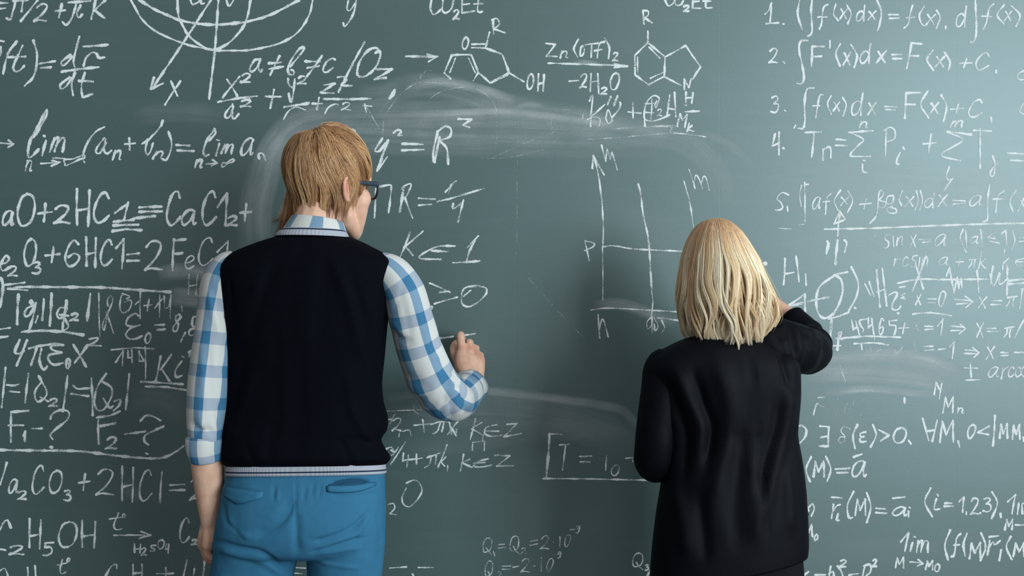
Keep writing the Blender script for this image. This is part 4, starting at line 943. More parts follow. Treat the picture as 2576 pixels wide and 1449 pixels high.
# body: one continuous skin from head to feet
yaw = math.radians(-43)
HR = rotz(yaw) @ rotx(math.radians(-3)) @ roty(math.radians(3))
HC = PW(829, 470, -0.44)
HS = 1.03
parts = head_parts(HR, HC, HS)
hl = lambda x, y, z: (np.array((x, y, z)) * HS) @ HR.T + HC
parts.append(capsule(np.array([PW(790, 640, -.50), PW(792, 590, -.485), hl(0, -.020, -.04)]), [.062, .058, .056], sub=6))
parts.append(capsule(np.array([hl(0, .01, -.05), PW(806, 585, -.455)]), [.048, .05]))
# torso under the clothes
rows = [(606, 715, 865, -.49, .055, .05, 2.2, 0, 0), (630, 630, 930, -.49, .075, .065, 2.3, 0, 0), (665, 585, 965, -.49, .095, .085, 2.4, 0, 0), (740, 582, 958, -.49, .105, .105, 2.5, 0, 0),
        (850, 588, 950, -.49, .105, .11, 2.5, 0, 0), (1000, 596, 944, -.49, .092, .10, 2.5, 0, 0), (1120, 592, 946, -.49, .092, .10, 2.5, 0, 0), (1220, 584, 950, -.49, .10, .10, 2.5, 0, 0), (1330, 572, 952, -.49, .105, .09, 2.4, 0, 0), (1385, 600, 930, -.49, .07, .06, 2.3, 0, 0)]
parts.append(cap(ring_loft(rows, 40, 4)))
# legs and feet
FT = {}
for s, xs in ((-1, (655, 645, 640, 640, 640)), (1, (868, 866, 864, 862, 862))):
    zs = (.86, .68, .50, .28, .09)
    pts = []
    for xp, z in zip(xs, zs):
        p = PW(xp, 1300, -.49); pts.append((p[0], -.49 - (.01 if z < .4 else 0), z))
    parts.append(capsule(np.array(pts), [.080, .074, .055, .052, .040], ns=20, sub=6))
    f = pts[-1]; FT[s] = f
    parts.append(capsule(np.array([(f[0], f[1] - .03, .06), (f[0] + s * .005, f[1] + .08, .05), (f[0] + s * .012, f[1] + .16, .04)]), [.036, .038, .030]))
# left arm, hanging
LA = np.array([PW(590, 690, -.50), PW(540, 830, -.525), PW(516, 1040, -.53), PW(520, 1150, -.52), PW(527, 1230, -.50), PW(531, 1300, -.485), PW(533, 1322, -.48)])
parts.append(capsule(LA, [.050, .044, .036, .0375, .0345, .0265, .0255], ns=18, sub=6, R2=[.05, .044, .036, .042, .038, .030, .027]))
def chain(pts, r, ns=12):
    parts.append(capsule(np.array([PW(*p) for p in pts]), r, ns=ns, sub=4))
# left hand, half closed beside the thigh: back of the hand outwards
chain([(533, 1318, -.48), (528, 1345, -.470), (524, 1365, -.462)], [.026, .028, .027])
chain([(531, 1325, -.465), (531, 1350, -.445), (529, 1370, -.435)], [.022, .025, .024])
chain([(531, 1330, -.49), (530, 1352, -.492), (527, 1366, -.49)], [.019, .021, .020])
for (dx, Yk, ln, r) in ((-3, -.425, 1.0, .0105), (-4, -.447, 1.08, .0108), (-3, -.469, 1.0, .0104), (1, -.489, .82, .0092)):
    chain([(514 + dx + 6, 1366, Yk), (519 + dx, 1384, Yk), (530 + dx, 1384 + 22 * ln, Yk + .002), (545 + dx, 1382 + 24 * ln, Yk + .004), (552 + dx, 1366 + 18 * ln, Yk + .006)], [r * 1.15, r * 1.05, r, r * .93, r * .85])
chain([(538, 1335, -.440), (543, 1358, -.420), (546, 1382, -.415), (549, 1400, -.420)], [.014, .0125, .011, .0095])
# right arm, elbow out, fist at the board
RA = np.array([PW(965, 690, -.495), PW(1016, 740, -.495), PW(1045, 840, -.478), PW(1090, 945, -.445), PW(1128, 998, -.40), PW(1158, 990, -.31), PW(1184, 975, -.205), PW(1190, 966, -.165)])
parts.append(capsule(RA, [.042, .040, .042, .042, .038, .037, .034, .030], ns=18, sub=6))
chain([(1190, 968, -.165), (1181, 938, -.135), (1178, 912, -.118)], [.029, .031, .031])
chain([(1196, 958, -.150), (1196, 930, -.128), (1199, 908, -.112)], [.022, .026, .024])
chain([(1180, 950, -.155), (1166, 920, -.130), (1163, 896, -.116)], [.022, .026, .022])
# fingers: knuckle - middle joint - tip, bent towards the board
KN = [((1163, 893, -.118), (1158, 845, -.104), (1161, 845, -.062), (1164, 852, -.030), .0112),
      ((1180, 889, -.118), (1181, 862, -.086), (1178, 872, -.050), (1172, 878, -.036), .0112),
      ((1195, 895, -.112), (1197, 876, -.080), (1192, 888, -.046), (1184, 896, -.040), .0105),
      ((1208, 908, -.104), (1209, 893, -.076), (1203, 905, -.050), (1195, 911, -.046), .0092)]
for a, b, c_, d_, r in KN:
    chain([(a[0], a[1] + 14, a[2] - .004), a, ((a[0] + b[0]) / 2, (a[1] + b[1]) / 2, (a[2] + b[2]) / 2 - .004), b, c_, d_], [r * 1.05, r * 1.22, r * 1.05, r * 1.05, r * .95, r * .82])
# thumb leaves the side of the palm and meets the index finger
chain([(1178, 945, -.130), (1156, 915, -.112), (1142, 885, -.092), (1144, 868, -.062), (1156, 858, -.036)], [.018, .0155, .0125, .0115, .0095])
BV, BF = union(parts, 0.0030, 7)
bx, bz = to_px(BV)
red = np.zeros(len(BV))
for (kx, ky) in ((1164, 874), (1184, 873), (1198, 884), (1210, 898)):
    red += 0.45 * np.exp(-(((bx - kx) / 9) ** 2 + ((bz - ky) / 9) ** 2)) * (BV[:, 1] > -.2)
earc = hl(.082, -.015, 0)
red += 0.75 * np.exp(-(np.linalg.norm(BV - earc, axis=1) / .024) ** 2) * (np.linalg.norm((BV - HC) @ HR, axis=1) > .074)
lipc = hl(0, .095, -.066)
red += 0.55 * np.exp(-(np.linalg.norm((BV - lipc) @ HR * np.array((.45, 1, 1.6)), axis=1) / .012) ** 2)
red += 0.30 * np.clip((bz - 1330) / 60, 0, 1) * (bx < 560) * (BV[:, 2] > .7)
mk('body', BV, BF, M_SKIN, man, attrs={'red': np.clip(red, 0, 1)})
for s in (-1, 1):
    eye(man, HR, HC, HS, s)
    V, F = capsule(np.array([hl(s * .050, .079, .030), hl(s * .034, .092, .035), hl(s * .014, .094, .031)]), [.003, .004, .003], ns=8)
    mk('eyebrow', V, F, M_HAIR_M, man, attrs={'col': np.tile(lin((150, 115, 78)), (len(V), 1))})

# sweater vest
VR = [(588, 716, 866, -.487, .063, .060, 2.1, -.05, -.02), (597, 690, 884, -.489, .075, .066, 2.15, -.04, -.01), (608, 655, 910, -.49, .088, .072, 2.2, 0, 0), (622, 618, 938, -.49, .098, .080, 2.3, 0, 0), (638, 585, 968, -.49, .106, .088, 2.5, 0, 0),
      (656, 565, 992, -.49, .113, .095, 2.8, 0, 0), (675, 557, 991, -.49, .119, .10, 3.0, 0, 0), (710, 556, 984, -.49, .124, .108, 3.0, 0, 0), (760, 561, 979, -.49, .126, .115, 2.9, 0, 0), (830, 569, 972, -.49, .124, .12, 2.8, 0, 0),
      (900, 573, 966, -.49, .119, .12, 2.7, 0, 0), (960, 573, 960, -.49, .113, .118, 2.7, 0, 0), (1010, 572, 963, -.49, .110, .118, 2.7, 0, 0), (1050, 567, 974, -.49, .110, .118, 2.7, .02, 0), (1082, 563, 972, -.49, .112, .120, 2.7, .05, 0), (1106, 562, 958, -.49, .114, .122, 2.7, .08, 0),
      (1130, 561, 968, -.49, .120, .128, 2.7, .11, .0), (1150, 561, 981, -.49, .124, .130, 2.7, .12, .0), (1163, 566, 976, -.49, .120, .126, 2.7, .13, .01), (1171, 575, 968, -.49, .113, .118, 2.7, .13, .01), (1174, 580, 962, -.49, .104, .11, 2.7, .13, .01)]
VG = ring_loft(VR, 120, 5)
VV_, VF_ = VG.reshape(-1, 3), grid_faces(*VG.shape[:2])
nn = vnormals(VV_, VF_)
CREASE = 1.7
VV_ = crease(VV_, nn, [([(760, 615), (758, 760), (752, 900), (745, 1040), (740, 1150)], 7, .0055), ([(790, 640), (778, 760), (770, 900)], 14, -.005), ([(735, 660), (728, 800), (722, 960), (735, 1100)], 12, -.0035),
                       ([(700, 650), (650, 760), (610, 900), (590, 1060)], 14, .0045), ([(660, 690), (630, 800), (612, 900)], 11, -.003), ([(640, 930), (600, 1040), (585, 1120)], 12, -.0035),
                       ([(830, 640), (880, 760), (910, 900), (935, 1060)], 15, -.004), ([(880, 700), (920, 820), (945, 940)], 13, .0045), ([(905, 880), (925, 1000), (955, 1080)], 12, .004), ([(870, 930), (890, 1040), (940, 1120)], 10, -.003),
                       ([(856, 1110), (872, 1140), (885, 1172)], 5, .004), ([(690, 1060), (680, 1110), (672, 1160)], 8, .003), ([(620, 1120), (630, 1150), (640, 1170)], 7, .003),
                       ([(972, 690), (960, 760), (958, 830)], 4, .003), ([(578, 690), (583, 760), (590, 830)], 4, .003)])
CREASE = 1.0
vest = mk('sweater_vest', VV_, VF_, M_VEST, man)
# striped knit bands at hem and neck
def band(name, rows, mat, parent, ribs, thick=.0025, vflip=False, ns=120, label=None):
    G = np.roll(ring_loft(rows, ns, 4), -ns // 4, axis=1)
    nr = G.shape[0]
    U = np.zeros((nr, ns + 1, 2)); U[..., 0] = np.arange(ns + 1)[None, :] / ns * ribs
    v = np.linspace(0, 1, nr); U[..., 1] = (1 - v if vflip else v)[:, None]
    return grid_obj(name, G, U, mat, parent, thick, label=label)
band('hem_band', [(1168, 577, 966, -.49, .110, .112, 2.7, .13, .012), (1180, 576, 967, -.49, .111, .113, 2.7, .13, .012), (1190, 575, 968, -.49, .111, .113, 2.7, .13, .012), (1192, 579, 964, -.49, .107, .109, 2.7, .13, .012)], M_BAND, vest, 150, label='pale grey ribbed hem band with dark stripe')
band('neck_band', [(583, 722, 860, -.485, .058, .055, 2.1, .02, -.02), (578, 716, 864, -.485, .0635, .058, 2.1, .02, -.02), (583, 706, 869, -.486, .069, .062, 2.1, .02, -.02), (592, 698, 874, -.487, .0735, .066, 2.1, .02, -.02), (597, 697, 877, -.488, .0745, .066, 2.1, .02, -.02)], M_BAND, vest, 60, label='pale grey striped neck band')
# shirt: collar, two sleeves with rolled cuffs
CG = ring_loft([(566, 744, 850, -.478, .050, .045, 2.1, .05, -.11), (556, 741, 853, -.478, .0535, .048, 2.1, .05, -.11), (551, 739, 856, -.478, .056, .050, 2.1, .05, -.11), (553, 736, 860, -.479, .058, .052, 2.1, .05, -.11), (563, 728, 864, -.481, .062, .054, 2.1, .04, -.08),
                (576, 717, 868, -.483, .0665, .056, 2.1, .03, -.04), (588, 708, 871, -.485, .0700, .057, 2.1, .02, -.02)], 64, 4)
CG = np.roll(CG, -16, axis=1)
CU = sleeve_uv(CG, .062, .12, u0=.12, v0=.44)
shirt = grid_obj('shirt_collar', CG, CU, M_PLAID, man, .0018)
def px_path(rows):
    return np.array([PW(*r) for r in rows])
# left sleeve
LS = px_path([(606, 660, -.495), (582, 680, -.50), (562, 715, -.51), (550, 760, -.52), (538, 850, -.53), (526, 960, -.535), (519, 1050, -.535), (518, 1108, -.53)])
LG = tube_grid(LS, [.036, .047, .048, .047, .050, .052, .048, .042], 48, 10, up=(0, 1, .05), R2=[.05, .060, .062, .058, .056, .056, .052, .046])
t = np.linspace(0, 1, len(LG))
LG = rumple(LG, .0028 + .0035 * t ** 2, 11, 3.0, (1, 1, .55))
def gcrease0(G, folds):
    nr, ns, _ = G.shape
    V = G.reshape(-1, 3); N = vnormals(V, grid_faces(nr, ns))
    c = G.mean(1, keepdims=True); o = (G - c).reshape(-1, 3)
    if np.mean(np.sum(o * N, axis=1)) < 0: N = -N
    return crease(V, N, folds).reshape(nr, ns, 3)
LG = gcrease0(LG, [([(553, 672), (546, 720), (552, 780)], 3, .003), ([(535, 720), (548, 770), (568, 810)], 6, .005), ([(525, 740), (540, 800), (560, 850)], 7, -.004), ([(570, 860), (556, 900), (566, 950)], 7, .004), ([(505, 850), (512, 920), (508, 990)], 9, -.003), ([(545, 930), (535, 990), (530, 1040)], 8, .003),
                  ([(556, 1010), (546, 1050), (556, 1085)], 6, .005), ([(478, 1060), (500, 1080), (530, 1090)], 6, .005), ([(500, 1030), (506, 1065), (520, 1090)], 6, -.004), ([(490, 1094), (515, 1078), (545, 1092)], 5, .005), ([(520, 880), (526, 940), (520, 1010)], 8, .003)])
ls = grid_obj('shirt_sleeve', LG, sleeve_uv(LG, .0655, .0745, u0=.42, v0=.55), M_PLAID, man, .0015, label='left shirt sleeve, hanging, rolled below the elbow')
cuffp = px_path([(517, 1096, -.530), (517, 1104, -.530), (517, 1122, -.529), (519, 1142, -.526), (520, 1150, -.524)])
KG = tube_grid(cuffp, [.041, .0455, .0452, .0425, .040], 48, 5, up=(0, 1, .05), R2=[.045, .050, .050, .047, .044])
KG = rumple(KG, .0022, 22, 9.0)
grid_obj('rolled_cuff', KG, sleeve_uv(KG, .0655, .050, u0=.70, v0=.3), M_PLAID, ls, .003)
# right sleeve
RS = px_path([(950, 668, -.492), (985, 690, -.50), (1016, 735, -.498), (1034, 800, -.488), (1054, 870, -.472), (1085, 945, -.45), (1118, 992, -.415), (1142, 1004, -.37), (1160, 990, -.31), (1174, 978, -.25)])
RG = tube_grid(RS, [.036, .046, .0500, .0520, .0550, .0590, .0590, .0520, .0480, .0440], 48, 9, up=(0, 1, .05), R2=[.05, .056, .060, .060, .060, .060, .058, .054, .050, .046])
t = np.linspace(0, 1, len(RG))
RG = rumple(RG, .0022 + .0058 * np.exp(-((t - .78) / .16) ** 2), 13, 17.0)
def gcrease(G, folds):
    nr, ns, _ = G.shape
    V = G.reshape(-1, 3); N = vnormals(V, grid_faces(nr, ns))
    c = G.mean(1, keepdims=True); o = (G - c).reshape(-1, 3)
    if np.mean(np.sum(o * N, axis=1)) < 0: N = -N
    return crease(V, N, folds).reshape(nr, ns, 3)
RG = gcrease(RG, [([(1024, 678), (1014, 720), (1001, 760), (986, 800)], 2.5, .003), ([(1100, 905), (1125, 940), (1128, 985)], 7, .006), ([(1138, 925), (1150, 958), (1142, 1000), (1125, 1030)], 6, .009), ([(1120, 930), (1138, 965), (1136, 1000)], 7, -.006),
                  ([(1152, 948), (1166, 985), (1160, 1022)], 5, .008), ([(1174, 990), (1174, 1018), (1166, 1040)], 4, .009), ([(1105, 1050), (1118, 1020), (1120, 990)], 6, .006), ([(1130, 1056), (1136, 1035), (1140, 1015)], 4, .007), ([(1060, 1030), (1085, 1000), (1100, 960)], 8, -.004),
                  ([(985, 830), (1010, 850), (1040, 862)], 7, .005), ([(980, 800), (1000, 830), (1030, 850)], 7, -.004), ([(1010, 735), (1020, 790), (1034, 850)], 8, .003), ([(1048, 760), (1064, 820), (1085, 880)], 8, -.003), ([(1072, 830), (1090, 865), (1110, 890)], 6, .005), ([(1000, 930), (1030, 950), (1065, 960)], 9, .004), ([(1010, 960), (1045, 985), (1080, 990)], 8, -.004)])
rs = grid_obj('shirt_sleeve', RG, sleeve_uv(RG, .0655, .0745, u0=.18, v0=.15, circ=.335), M_PLAID, man, .0015, label='right shirt sleeve, bent at the elbow')
cuffp = px_path([(1171, 981, -.275), (1174, 978, -.262), (1180, 974, -.235), (1184, 971, -.215), (1186, 969, -.208)])
KG = tube_grid(cuffp, [.043, .0475, .0470, .0450, .041], 48, 5, up=(0, 1, .05))
KG = rumple(KG, .003, 22, 21.0)
grid_obj('rolled_cuff', KG, sleeve_uv(KG, .0655, .050, u0=.3, v0=.3), M_PLAID, rs, .003)

# trousers: one skin over hips and two legs
TR = [(1176, 584, 962, -.49, .102, .104, 2.6, .12, .01), (1200, 573, 967, -.49, .111, .110, 2.6, .10, .01), (1230, 564, 968, -.49, .121, .112, 2.6, .06, 0), (1270, 556, 969, -.49, .130, .112, 2.5, .02, 0), (1310, 549, 969, -.49, .132, .110, 2.5, 0, 0),
      (1345, 543, 968, -.49, .126, .105, 2.5, 0, 0), (1375, 539, 967, -.49, .112, .098, 2.5, 0, 0), (1392, 560, 950, -.49, .085, .075, 2.4, 0, 0)]
tparts = [cap(ring_loft(TR, 56, 4))]
for s, rows in ((-1, [(1345, 545, 752), (1392, 538, 752), (1449, 528, 738), (1560, 522, 724), (1700, 528, 712)]), (1, [(1345, 770, 966), (1392, 772, 966), (1449, 774, 961), (1560, 776, 955), (1700, 784, 950)])):
    R_ = [(py, a, b, -.49, .105 - .012 * i, .100 - .01 * i, 2.15, 0, 0) for i, (py, a, b) in enumerate(rows)]
    G = ring_loft(R_, 40, 5)
    f = FT[s]
    low = []
    for z, hw, hd in ((.34, .075, .078), (.18, .070, .074), (.06, .068, .074)):
        th = np.linspace(0, 2 * math.pi, 40, endpoint=False)
        low.append(np.column_stack([f[0] + np.cos(th) * hw, f[1] + np.sin(th) * hd, np.full(40, z)]))
    mid = [G[-1] * (1 - q) + low[0] * q for q in (.25, .5, .75)]
    m2 = [low[0] * (1 - q) + low[1] * q for q in (.33, .66)]
    m3 = [low[1] * .5 + low[2] * .5]
    G = np.concatenate([G, np.array(mid), low[0][None], np.array(m2), low[1][None], np.array(m3), low[2][None]])
    tparts.append(cap(G))
TV, TF = union(tparts, 0.0036, 10)
TN = vnormals(TV, TF)
TV = crease(TV, TN, [([(745, 1192), (744, 1290), (746, 1380)], 2.2, .0022), ([(746, 1290), (746, 1340), (748, 1395)], 11, .005), ([(735, 1250), (700, 1320), (640, 1350)], 14, .004), ([(740, 1262), (715, 1310), (650, 1352)], 5, .003),
                     ([(545, 1362), (600, 1378), (660, 1392), (720, 1436)], 7, .007), ([(545, 1380), (600, 1396), (660, 1412), (715, 1449)], 9, -.005), ([(560, 1260), (570, 1310), (610, 1352)], 6, .004), ([(575, 1300), (590, 1335), (640, 1355)], 8, -.003),
                     ([(925, 1290), (890, 1325), (830, 1352), (785, 1362)], 6, .006), ([(925, 1300), (895, 1345), (840, 1368), (780, 1390)], 7, -.005), ([(920, 1352), (870, 1362), (820, 1378), (780, 1390)], 5, .006),
                     ([(905, 1378), (860, 1384), (800, 1394)], 6, -.003), ([(800, 1412), (850, 1424), (905, 1430)], 5, -.0025), ([(832, 1243), (880, 1250), (950, 1240)], 6, .003), ([(948, 1290), (958, 1350), (950, 1430)], 6, .003),
                     ([(690, 1220), (688, 1258)], 4, .002), ([(700, 1232), (698, 1262)], 3, -.002), ([(788, 1215), (786, 1250)], 4, .002), ([(806, 1222), (804, 1252)], 3, .0018), ([(768, 1225), (764, 1260)], 4, .002),
                     ([(826, 1222), (850, 1207), (890, 1199), (925, 1203)], 3, -.003), ([(828, 1219), (860, 1212), (900, 1209), (940, 1216)], 6, .009), ([(560, 1222), (610, 1230), (665, 1238)], 2.5, .002)])
TV = TV + TN * (noise3(TV * 28)[:, None] * .0011 + noise3(TV * 60 + 5)[:, None] * .0005)
trousers = mk('trousers', TV, TF, M_BLUE, man)
tbvh = BVHTree.FromPolygons([tuple(v) for v in TV], TF)
CAMP = Vector((0, -CAM_D, CAM_Z))
def on_surface(bvh, px, py, out=0.0):
    p = Vector(PW(px, py, -.4)); d = (p - CAMP).normalized()
    h, n, i, dist = bvh.ray_cast(CAMP, d)
    return np.array(h + n * out) if h is not None else np.array(p)
def patch(name, quad, mat, parent, bvh, nu=18, nv=8, out=.0035, thick=.003, label=None):
    """a cloth patch sewn on a garment: quad = top edge polyline and bottom edge polyline (same count)"""
    A, B = catmull(quad[0], 6), catmull(quad[1], 6)
    A = A[np.linspace(0, len(A) - 1, nu).astype(int)]; B = B[np.linspace(0, len(B) - 1, nu).astype(int)]
    V = []
    for j in range(nv):
        q = j / (nv - 1)
        for i in range(nu):
            p = A[i] * (1 - q) + B[i] * q
            e = min(i, nu - 1 - i, j, nv - 1 - j)
            V.append(on_surface(bvh, p[0], p[1], out * (0.45 if e == 0 else 1.0)))
    F = [(j * nu + i, j * nu + i + 1, (j + 1) * nu + i + 1, (j + 1) * nu + i) for j in range(nv - 1) for i in range(nu - 1)]
    o = mk(name, V, F, mat, parent, label=label)
    m = o.modifiers.new('thickness', 'SOLIDIFY'); m.thickness = thick; m.offset = 0
    return o
patch('pocket_flap', ([(570, 1226), (600, 1230), (634, 1235), (664, 1239)], [(564, 1246), (586, 1262), (606, 1267), (660, 1252)]), M_BLUE, trousers, tbvh, label='pocket flap on the left back pocket')
patch('pocket_welt', ([(822, 1223), (860, 1223), (900, 1220), (946, 1213)], [(823, 1237), (860, 1239), (900, 1236), (944, 1222)]), M_BLUE, trousers, tbvh, nv=6, label='welt of the gaping right back pocket')
patch('pocket_lining', ([(826, 1219), (860, 1207), (900, 1203), (936, 1214)], [(828, 1222), (860, 1222), (900, 1219), (938, 1217)]), M_BLUE_SHADE, trousers, tbvh, nv=6, out=.0012, thick=.001, label='inner cloth of the gaping right back pocket, shade painted in')
for s in (-1, 1):
    f = FT[s]
    shoe(man, M_LEATHER, (f[0] + s * .006, f[1] + .055, 0), .30, .105, .11, yaw=-s * .08)

# glasses
glasses = None
def glasses_build():
    fr = []
    rim = [(-.026, .014), (0, .017), (.024, .014), (.027, 0), (.020, -.018), (0, -.022), (-.020, -.019), (-.026, -.002)]
    out = []
    for s in (-1, 1):
        pts = []
        for (a, b) in rim + rim[:1]:
            x = s * .034 + a * s
            pts.append(hl(x, .108 - abs(x) * .20, .004 + b))
        out.append((pts, .0026, s))
    VV, FF = [], []
    def add(p):
        o = len(VV); VV.extend(p[0].tolist()); FF.extend([tuple(i + o for i in f) for f in p[1]])
    for pts, r, s in out:
        add(capsule(np.array(pts), [.0030] * len(pts), ns=8, sub=5))
    add(capsule(np.array([hl(-.010, .107, .012), hl(0, .109, .014), hl(.010, .107, .012)]), [.0026] * 3, ns=8))
    g = mk('glasses', VV, FF, M_FRAME, man)
    for s in (-1, 1):
        P_ = np.array([hl(s * .060, .097, .016), hl(s * .068, .088, .016), hl(s * .0735, .050, .014), hl(s * .0755, .010, .012), hl(s * .0755, -.012, .004), hl(s * .075, -.022, -.014)])
        V, F = capsule(P_, [.0016, .0022, .0022, .002, .002, .0018], ns=8, sub=5, R2=[.0055, .0060, .0052, .004, .0035, .003], up=tuple(HR @ np.array((0, 0, 1.0))))
        mk('temple', V, F, M_TEMPLE, g, label='dark blue temple arm')
        pts = [hl(s * .034 + a * s * .96, .1075 - abs(s * .034 + a * s) * .20, .004 + b * .96) for a, b in rim]
        c = np.mean(pts, axis=0)
        V = np.vstack([pts, c]); n = len(pts)
        mk('lens', V, [(i, (i + 1) % n, n) for i in range(n)], M_GLASS, g, label='clear lens')
    return g
glasses_build()

# hair of the man
def hair_man():
    rnd = np.random.RandomState(11)
    N, M, ncl = 15000, 18, 210
    crown = np.array((0.0, -.40, .91)); crown /= np.linalg.norm(crown)
    e1 = np.array((0.0, 1.0, 0.0)); e1 = e1 - crown * np.dot(e1, crown); e1 /= np.linalg.norm(e1)     # towards the forehead
    e2 = np.array((1.0, 0.0, 0.0))                                                                   # towards the right ear
    rad3 = np.array((.0770, .0935, .0900)); cen = np.array((0, -.012, .045))
    cphi = rnd.rand(ncl) * 2 * math.pi; cth = 0.03 + 1.45 * rnd.rand(ncl) ** 0.85
    clift = rnd.rand(ncl); ccol = rnd.rand(ncl); cbend = rnd.normal(0, 1.5, ncl); cph = rnd.rand(ncl) * 6.28; clen = rnd.normal(0, 1.3, ncl); cfl = rnd.rand(ncl)
    phi = rnd.rand(N) * 2 * math.pi; th0 = 0.02 + 1.65 * rnd.rand(N) ** 0.8
    wrap = lambda x: (x + math.pi) % (2 * math.pi) - math.pi
    dd = np.abs(wrap(phi[:, None] - cphi[None])) * (np.sin(th0)[:, None] + .25) + np.abs(th0[:, None] - cth[None]) * .9
    ci = dd.argmin(1)
    dp = wrap(cphi[ci] - phi)
    a = np.abs(wrap(phi))
    zend = np.interp(a, [0, .55, .95, 1.25, 1.55, 1.80, 2.2, 2.7, math.pi], [.040, .034, .012, .000, .004, -.038, -.068, -.086, -.090])
    layer = (rnd.rand(N) < .45) & (th0 < .8)
    left = np.exp(-((wrap(phi) + 2.05) / .45) ** 2)
    zend = zend - .036 * left + rnd.normal(0, .006, N) + clen[ci] * .012 + np.where(layer, np.abs(rnd.normal(0, .03, N)), 0)
    lift = .002 + .016 * clift[ci] ** 1.5 * rnd.uniform(.75, 1, N) + .003 * rnd.rand(N)
    dirv = lambda p, t: (np.cos(t)[:, None] * crown + np.sin(t)[:, None] * (np.cos(p)[:, None] * e1 + np.sin(p)[:, None] * e2))
    pos = cen + dirv(phi, th0) * rad3
    dist = np.clip((pos[:, 2] - zend) * 1.12 + .030 * np.clip(1 - th0 / 1.4, 0, 1), .035, .24)
    step = dist / (M - 1)
    paths = np.zeros((N, M, 3))
    th = th0.copy(); p = phi.copy()
    # swept: over the right side the hair runs towards the forehead, at the back it swirls a little to the left
    sweep = .55 * np.exp(-((wrap(phi - 1.25)) / .55) ** 2) * -1.0 + .22 * np.exp(-((wrap(phi + 2.4)) / .9) ** 2)
    thm = 2.02 - .32 * left
    for k in range(M):
        q = k / (M - 1)
        paths[:, k] = pos
        p = phi + dp * (0.86 * min(1, q * 1.25) ** .9) + (sweep + .10 * cbend[ci]) * q + .05 * cbend[ci] * math.sin(q * 5) + .05 * np.sin(q * 8 + cph[ci]) * min(1, q * 3)
        th = th + step / .090
        on = cen + dirv(p, np.minimum(th, thm)) * rad3 * (1 + (lift * (.70 + .30 * math.sin(min(1.45, q * 2.0 + .15))) / .088))[:, None]
        over = np.maximum(0, th - thm) * .090
        outw = dirv(p, np.full(N, 1.75)); outw[:, 2] = 0; outw /= np.linalg.norm(outw, axis=1)[:, None] + 1e-9
        on = on + np.array((0, 0, -1.0)) * over[:, None] - outw * (over * (.12 - .30 * left))[:, None]
        # ends turn up and out at the nape
        fl = np.clip((q - .70) / .30, 0, 1) ** 2 * (a > 1.9) * cfl[ci] ** 2 * (.8 + 2.2 * left)
        on = on + outw * (fl * .026)[:, None] + rnd.normal(0, .0005, (N, 3)) * q
        pos = on
    # the roots near the crown do not meet in one point
    jit = (rnd.normal(0, .011, (N, 1)) * e2 + rnd.normal(0, .008, (N, 1)) * e1)
    paths = paths + jit[:, None, :] * (np.clip(1 - np.linspace(0, 1, M) * 1.6, 0, 1) ** 1.0)[None, :, None] * np.clip(1 - th0 / .5, 0, 1)[:, None, None]
    paths[:, 0] = cen + dirv(phi, th0) * rad3 * .98 + jit * np.clip(1 - th0 / .5, 0, 1)[:, None]
    # soften
    for _ in range(2):
        paths[:, 1:-1] = (paths[:, :-2] + 2 * paths[:, 1:-1] + paths[:, 2:]) / 4
    W = (paths * HS) @ HR.T + HC
    lite, mid, dark = lin((228, 186, 138)), lin((172, 124, 84)), lin((80, 51, 33))
    v = np.clip(.06 + ccol[ci] * .52 + (rnd.rand(N) - .5) * .30 + .45 * clift[ci], 0, 1)  # random tone, plus highlights on lifted locks and shade in gaps painted in
    C = np.where(v[:, None] < .5, dark + (mid - dark) * (v[:, None] * 2), mid + (lite - mid) * (v[:, None] * 2 - 1))
    o = strands(W, rnd.uniform(.00038, .00066, N), C, 'hair', M_HAIR_M, man)
    V, F = ellipsoid(cen, rad3 - .0005, nu=48, nv=36)
    aa = np.abs(np.arctan2(V[:, 0], V[:, 1]))
    ze = np.interp(aa, [0, .55, .95, 1.25, 1.50, 1.80, 2.2, math.pi], [.062, .055, .030, .022, .018, -.022, -.040, -.045])
    keep = V[:, 2] > ze
    Fk = [f for f in F if all(keep[list(f)])]
    mk('hair_underlayer', (V * HS) @ HR.T + HC, Fk, M_HAIR_M, o, attrs={'col': np.tile(lin((76, 54, 34)), (len(V), 1))})  # dark colour stands in for the shade between the locks
hair_man()

# the piece of chalk in his fist
A_, B_ = PW(1166, 862, -.045), PW(1160, 846, -.004)
V, F = capsule(np.array([A_, (A_ + B_) / 2, B_]), [.0046, .0046, .0042], ns=12)
stick = mk('chalk_stick', V, F, M_STICK)
stick['label'] = 'short white chalk stick pinched between thumb and index finger of the man'
stick['category'] = 'chalk'

# ------------------------------------------------------------------ the woman
YW = -0.45
woman = empty('person', (float(PW(1840, 724, YW)[0]), YW, 0.0), 'person with shoulder-length blonde hair and black blazer, right elbow raised toward the chalkboard', 'person')
WR = rotz(math.radians(-14)) @ rotx(math.radians(-4))
WC = PW(1815, 700, -0.405)
WS = 0.90
wh = lambda x, y, z: (np.array((x, y, z)) * WS) @ WR.T + WC
parts = head_parts(WR, WC, WS, True)
parts.append(capsule(np.array([PW(1822, 880, -.45), PW(1820, 830, -.435), wh(0, -.020, -.05)]), [.056, .048, .047], sub=6))
rows = [(862, 1735, 1915, -.45, .045, .045, 2.2, 0, 0), (890, 1680, 1960, -.45, .065, .06, 2.3, 0, 0), (940, 1662, 1980, -.45, .08, .08, 2.4, 0, 0), (1010, 1672, 1975, -.45, .085, .105, 2.4, 0, 0),
        (1110, 1685, 1965, -.45, .078, .085, 2.4, 0, 0), (1200, 1680, 1970, -.45, .085, .085, 2.4, 0, 0), (1320, 1668, 1990, -.45, .105, .09, 2.4, 0, 0), (1420, 1672, 1990, -.45, .10, .085, 2.3, 0, 0), (1470, 1700, 1965, -.45, .07, .06, 2.3, 0, 0)]
parts.append(cap(ring_loft(rows, 36, 4)))
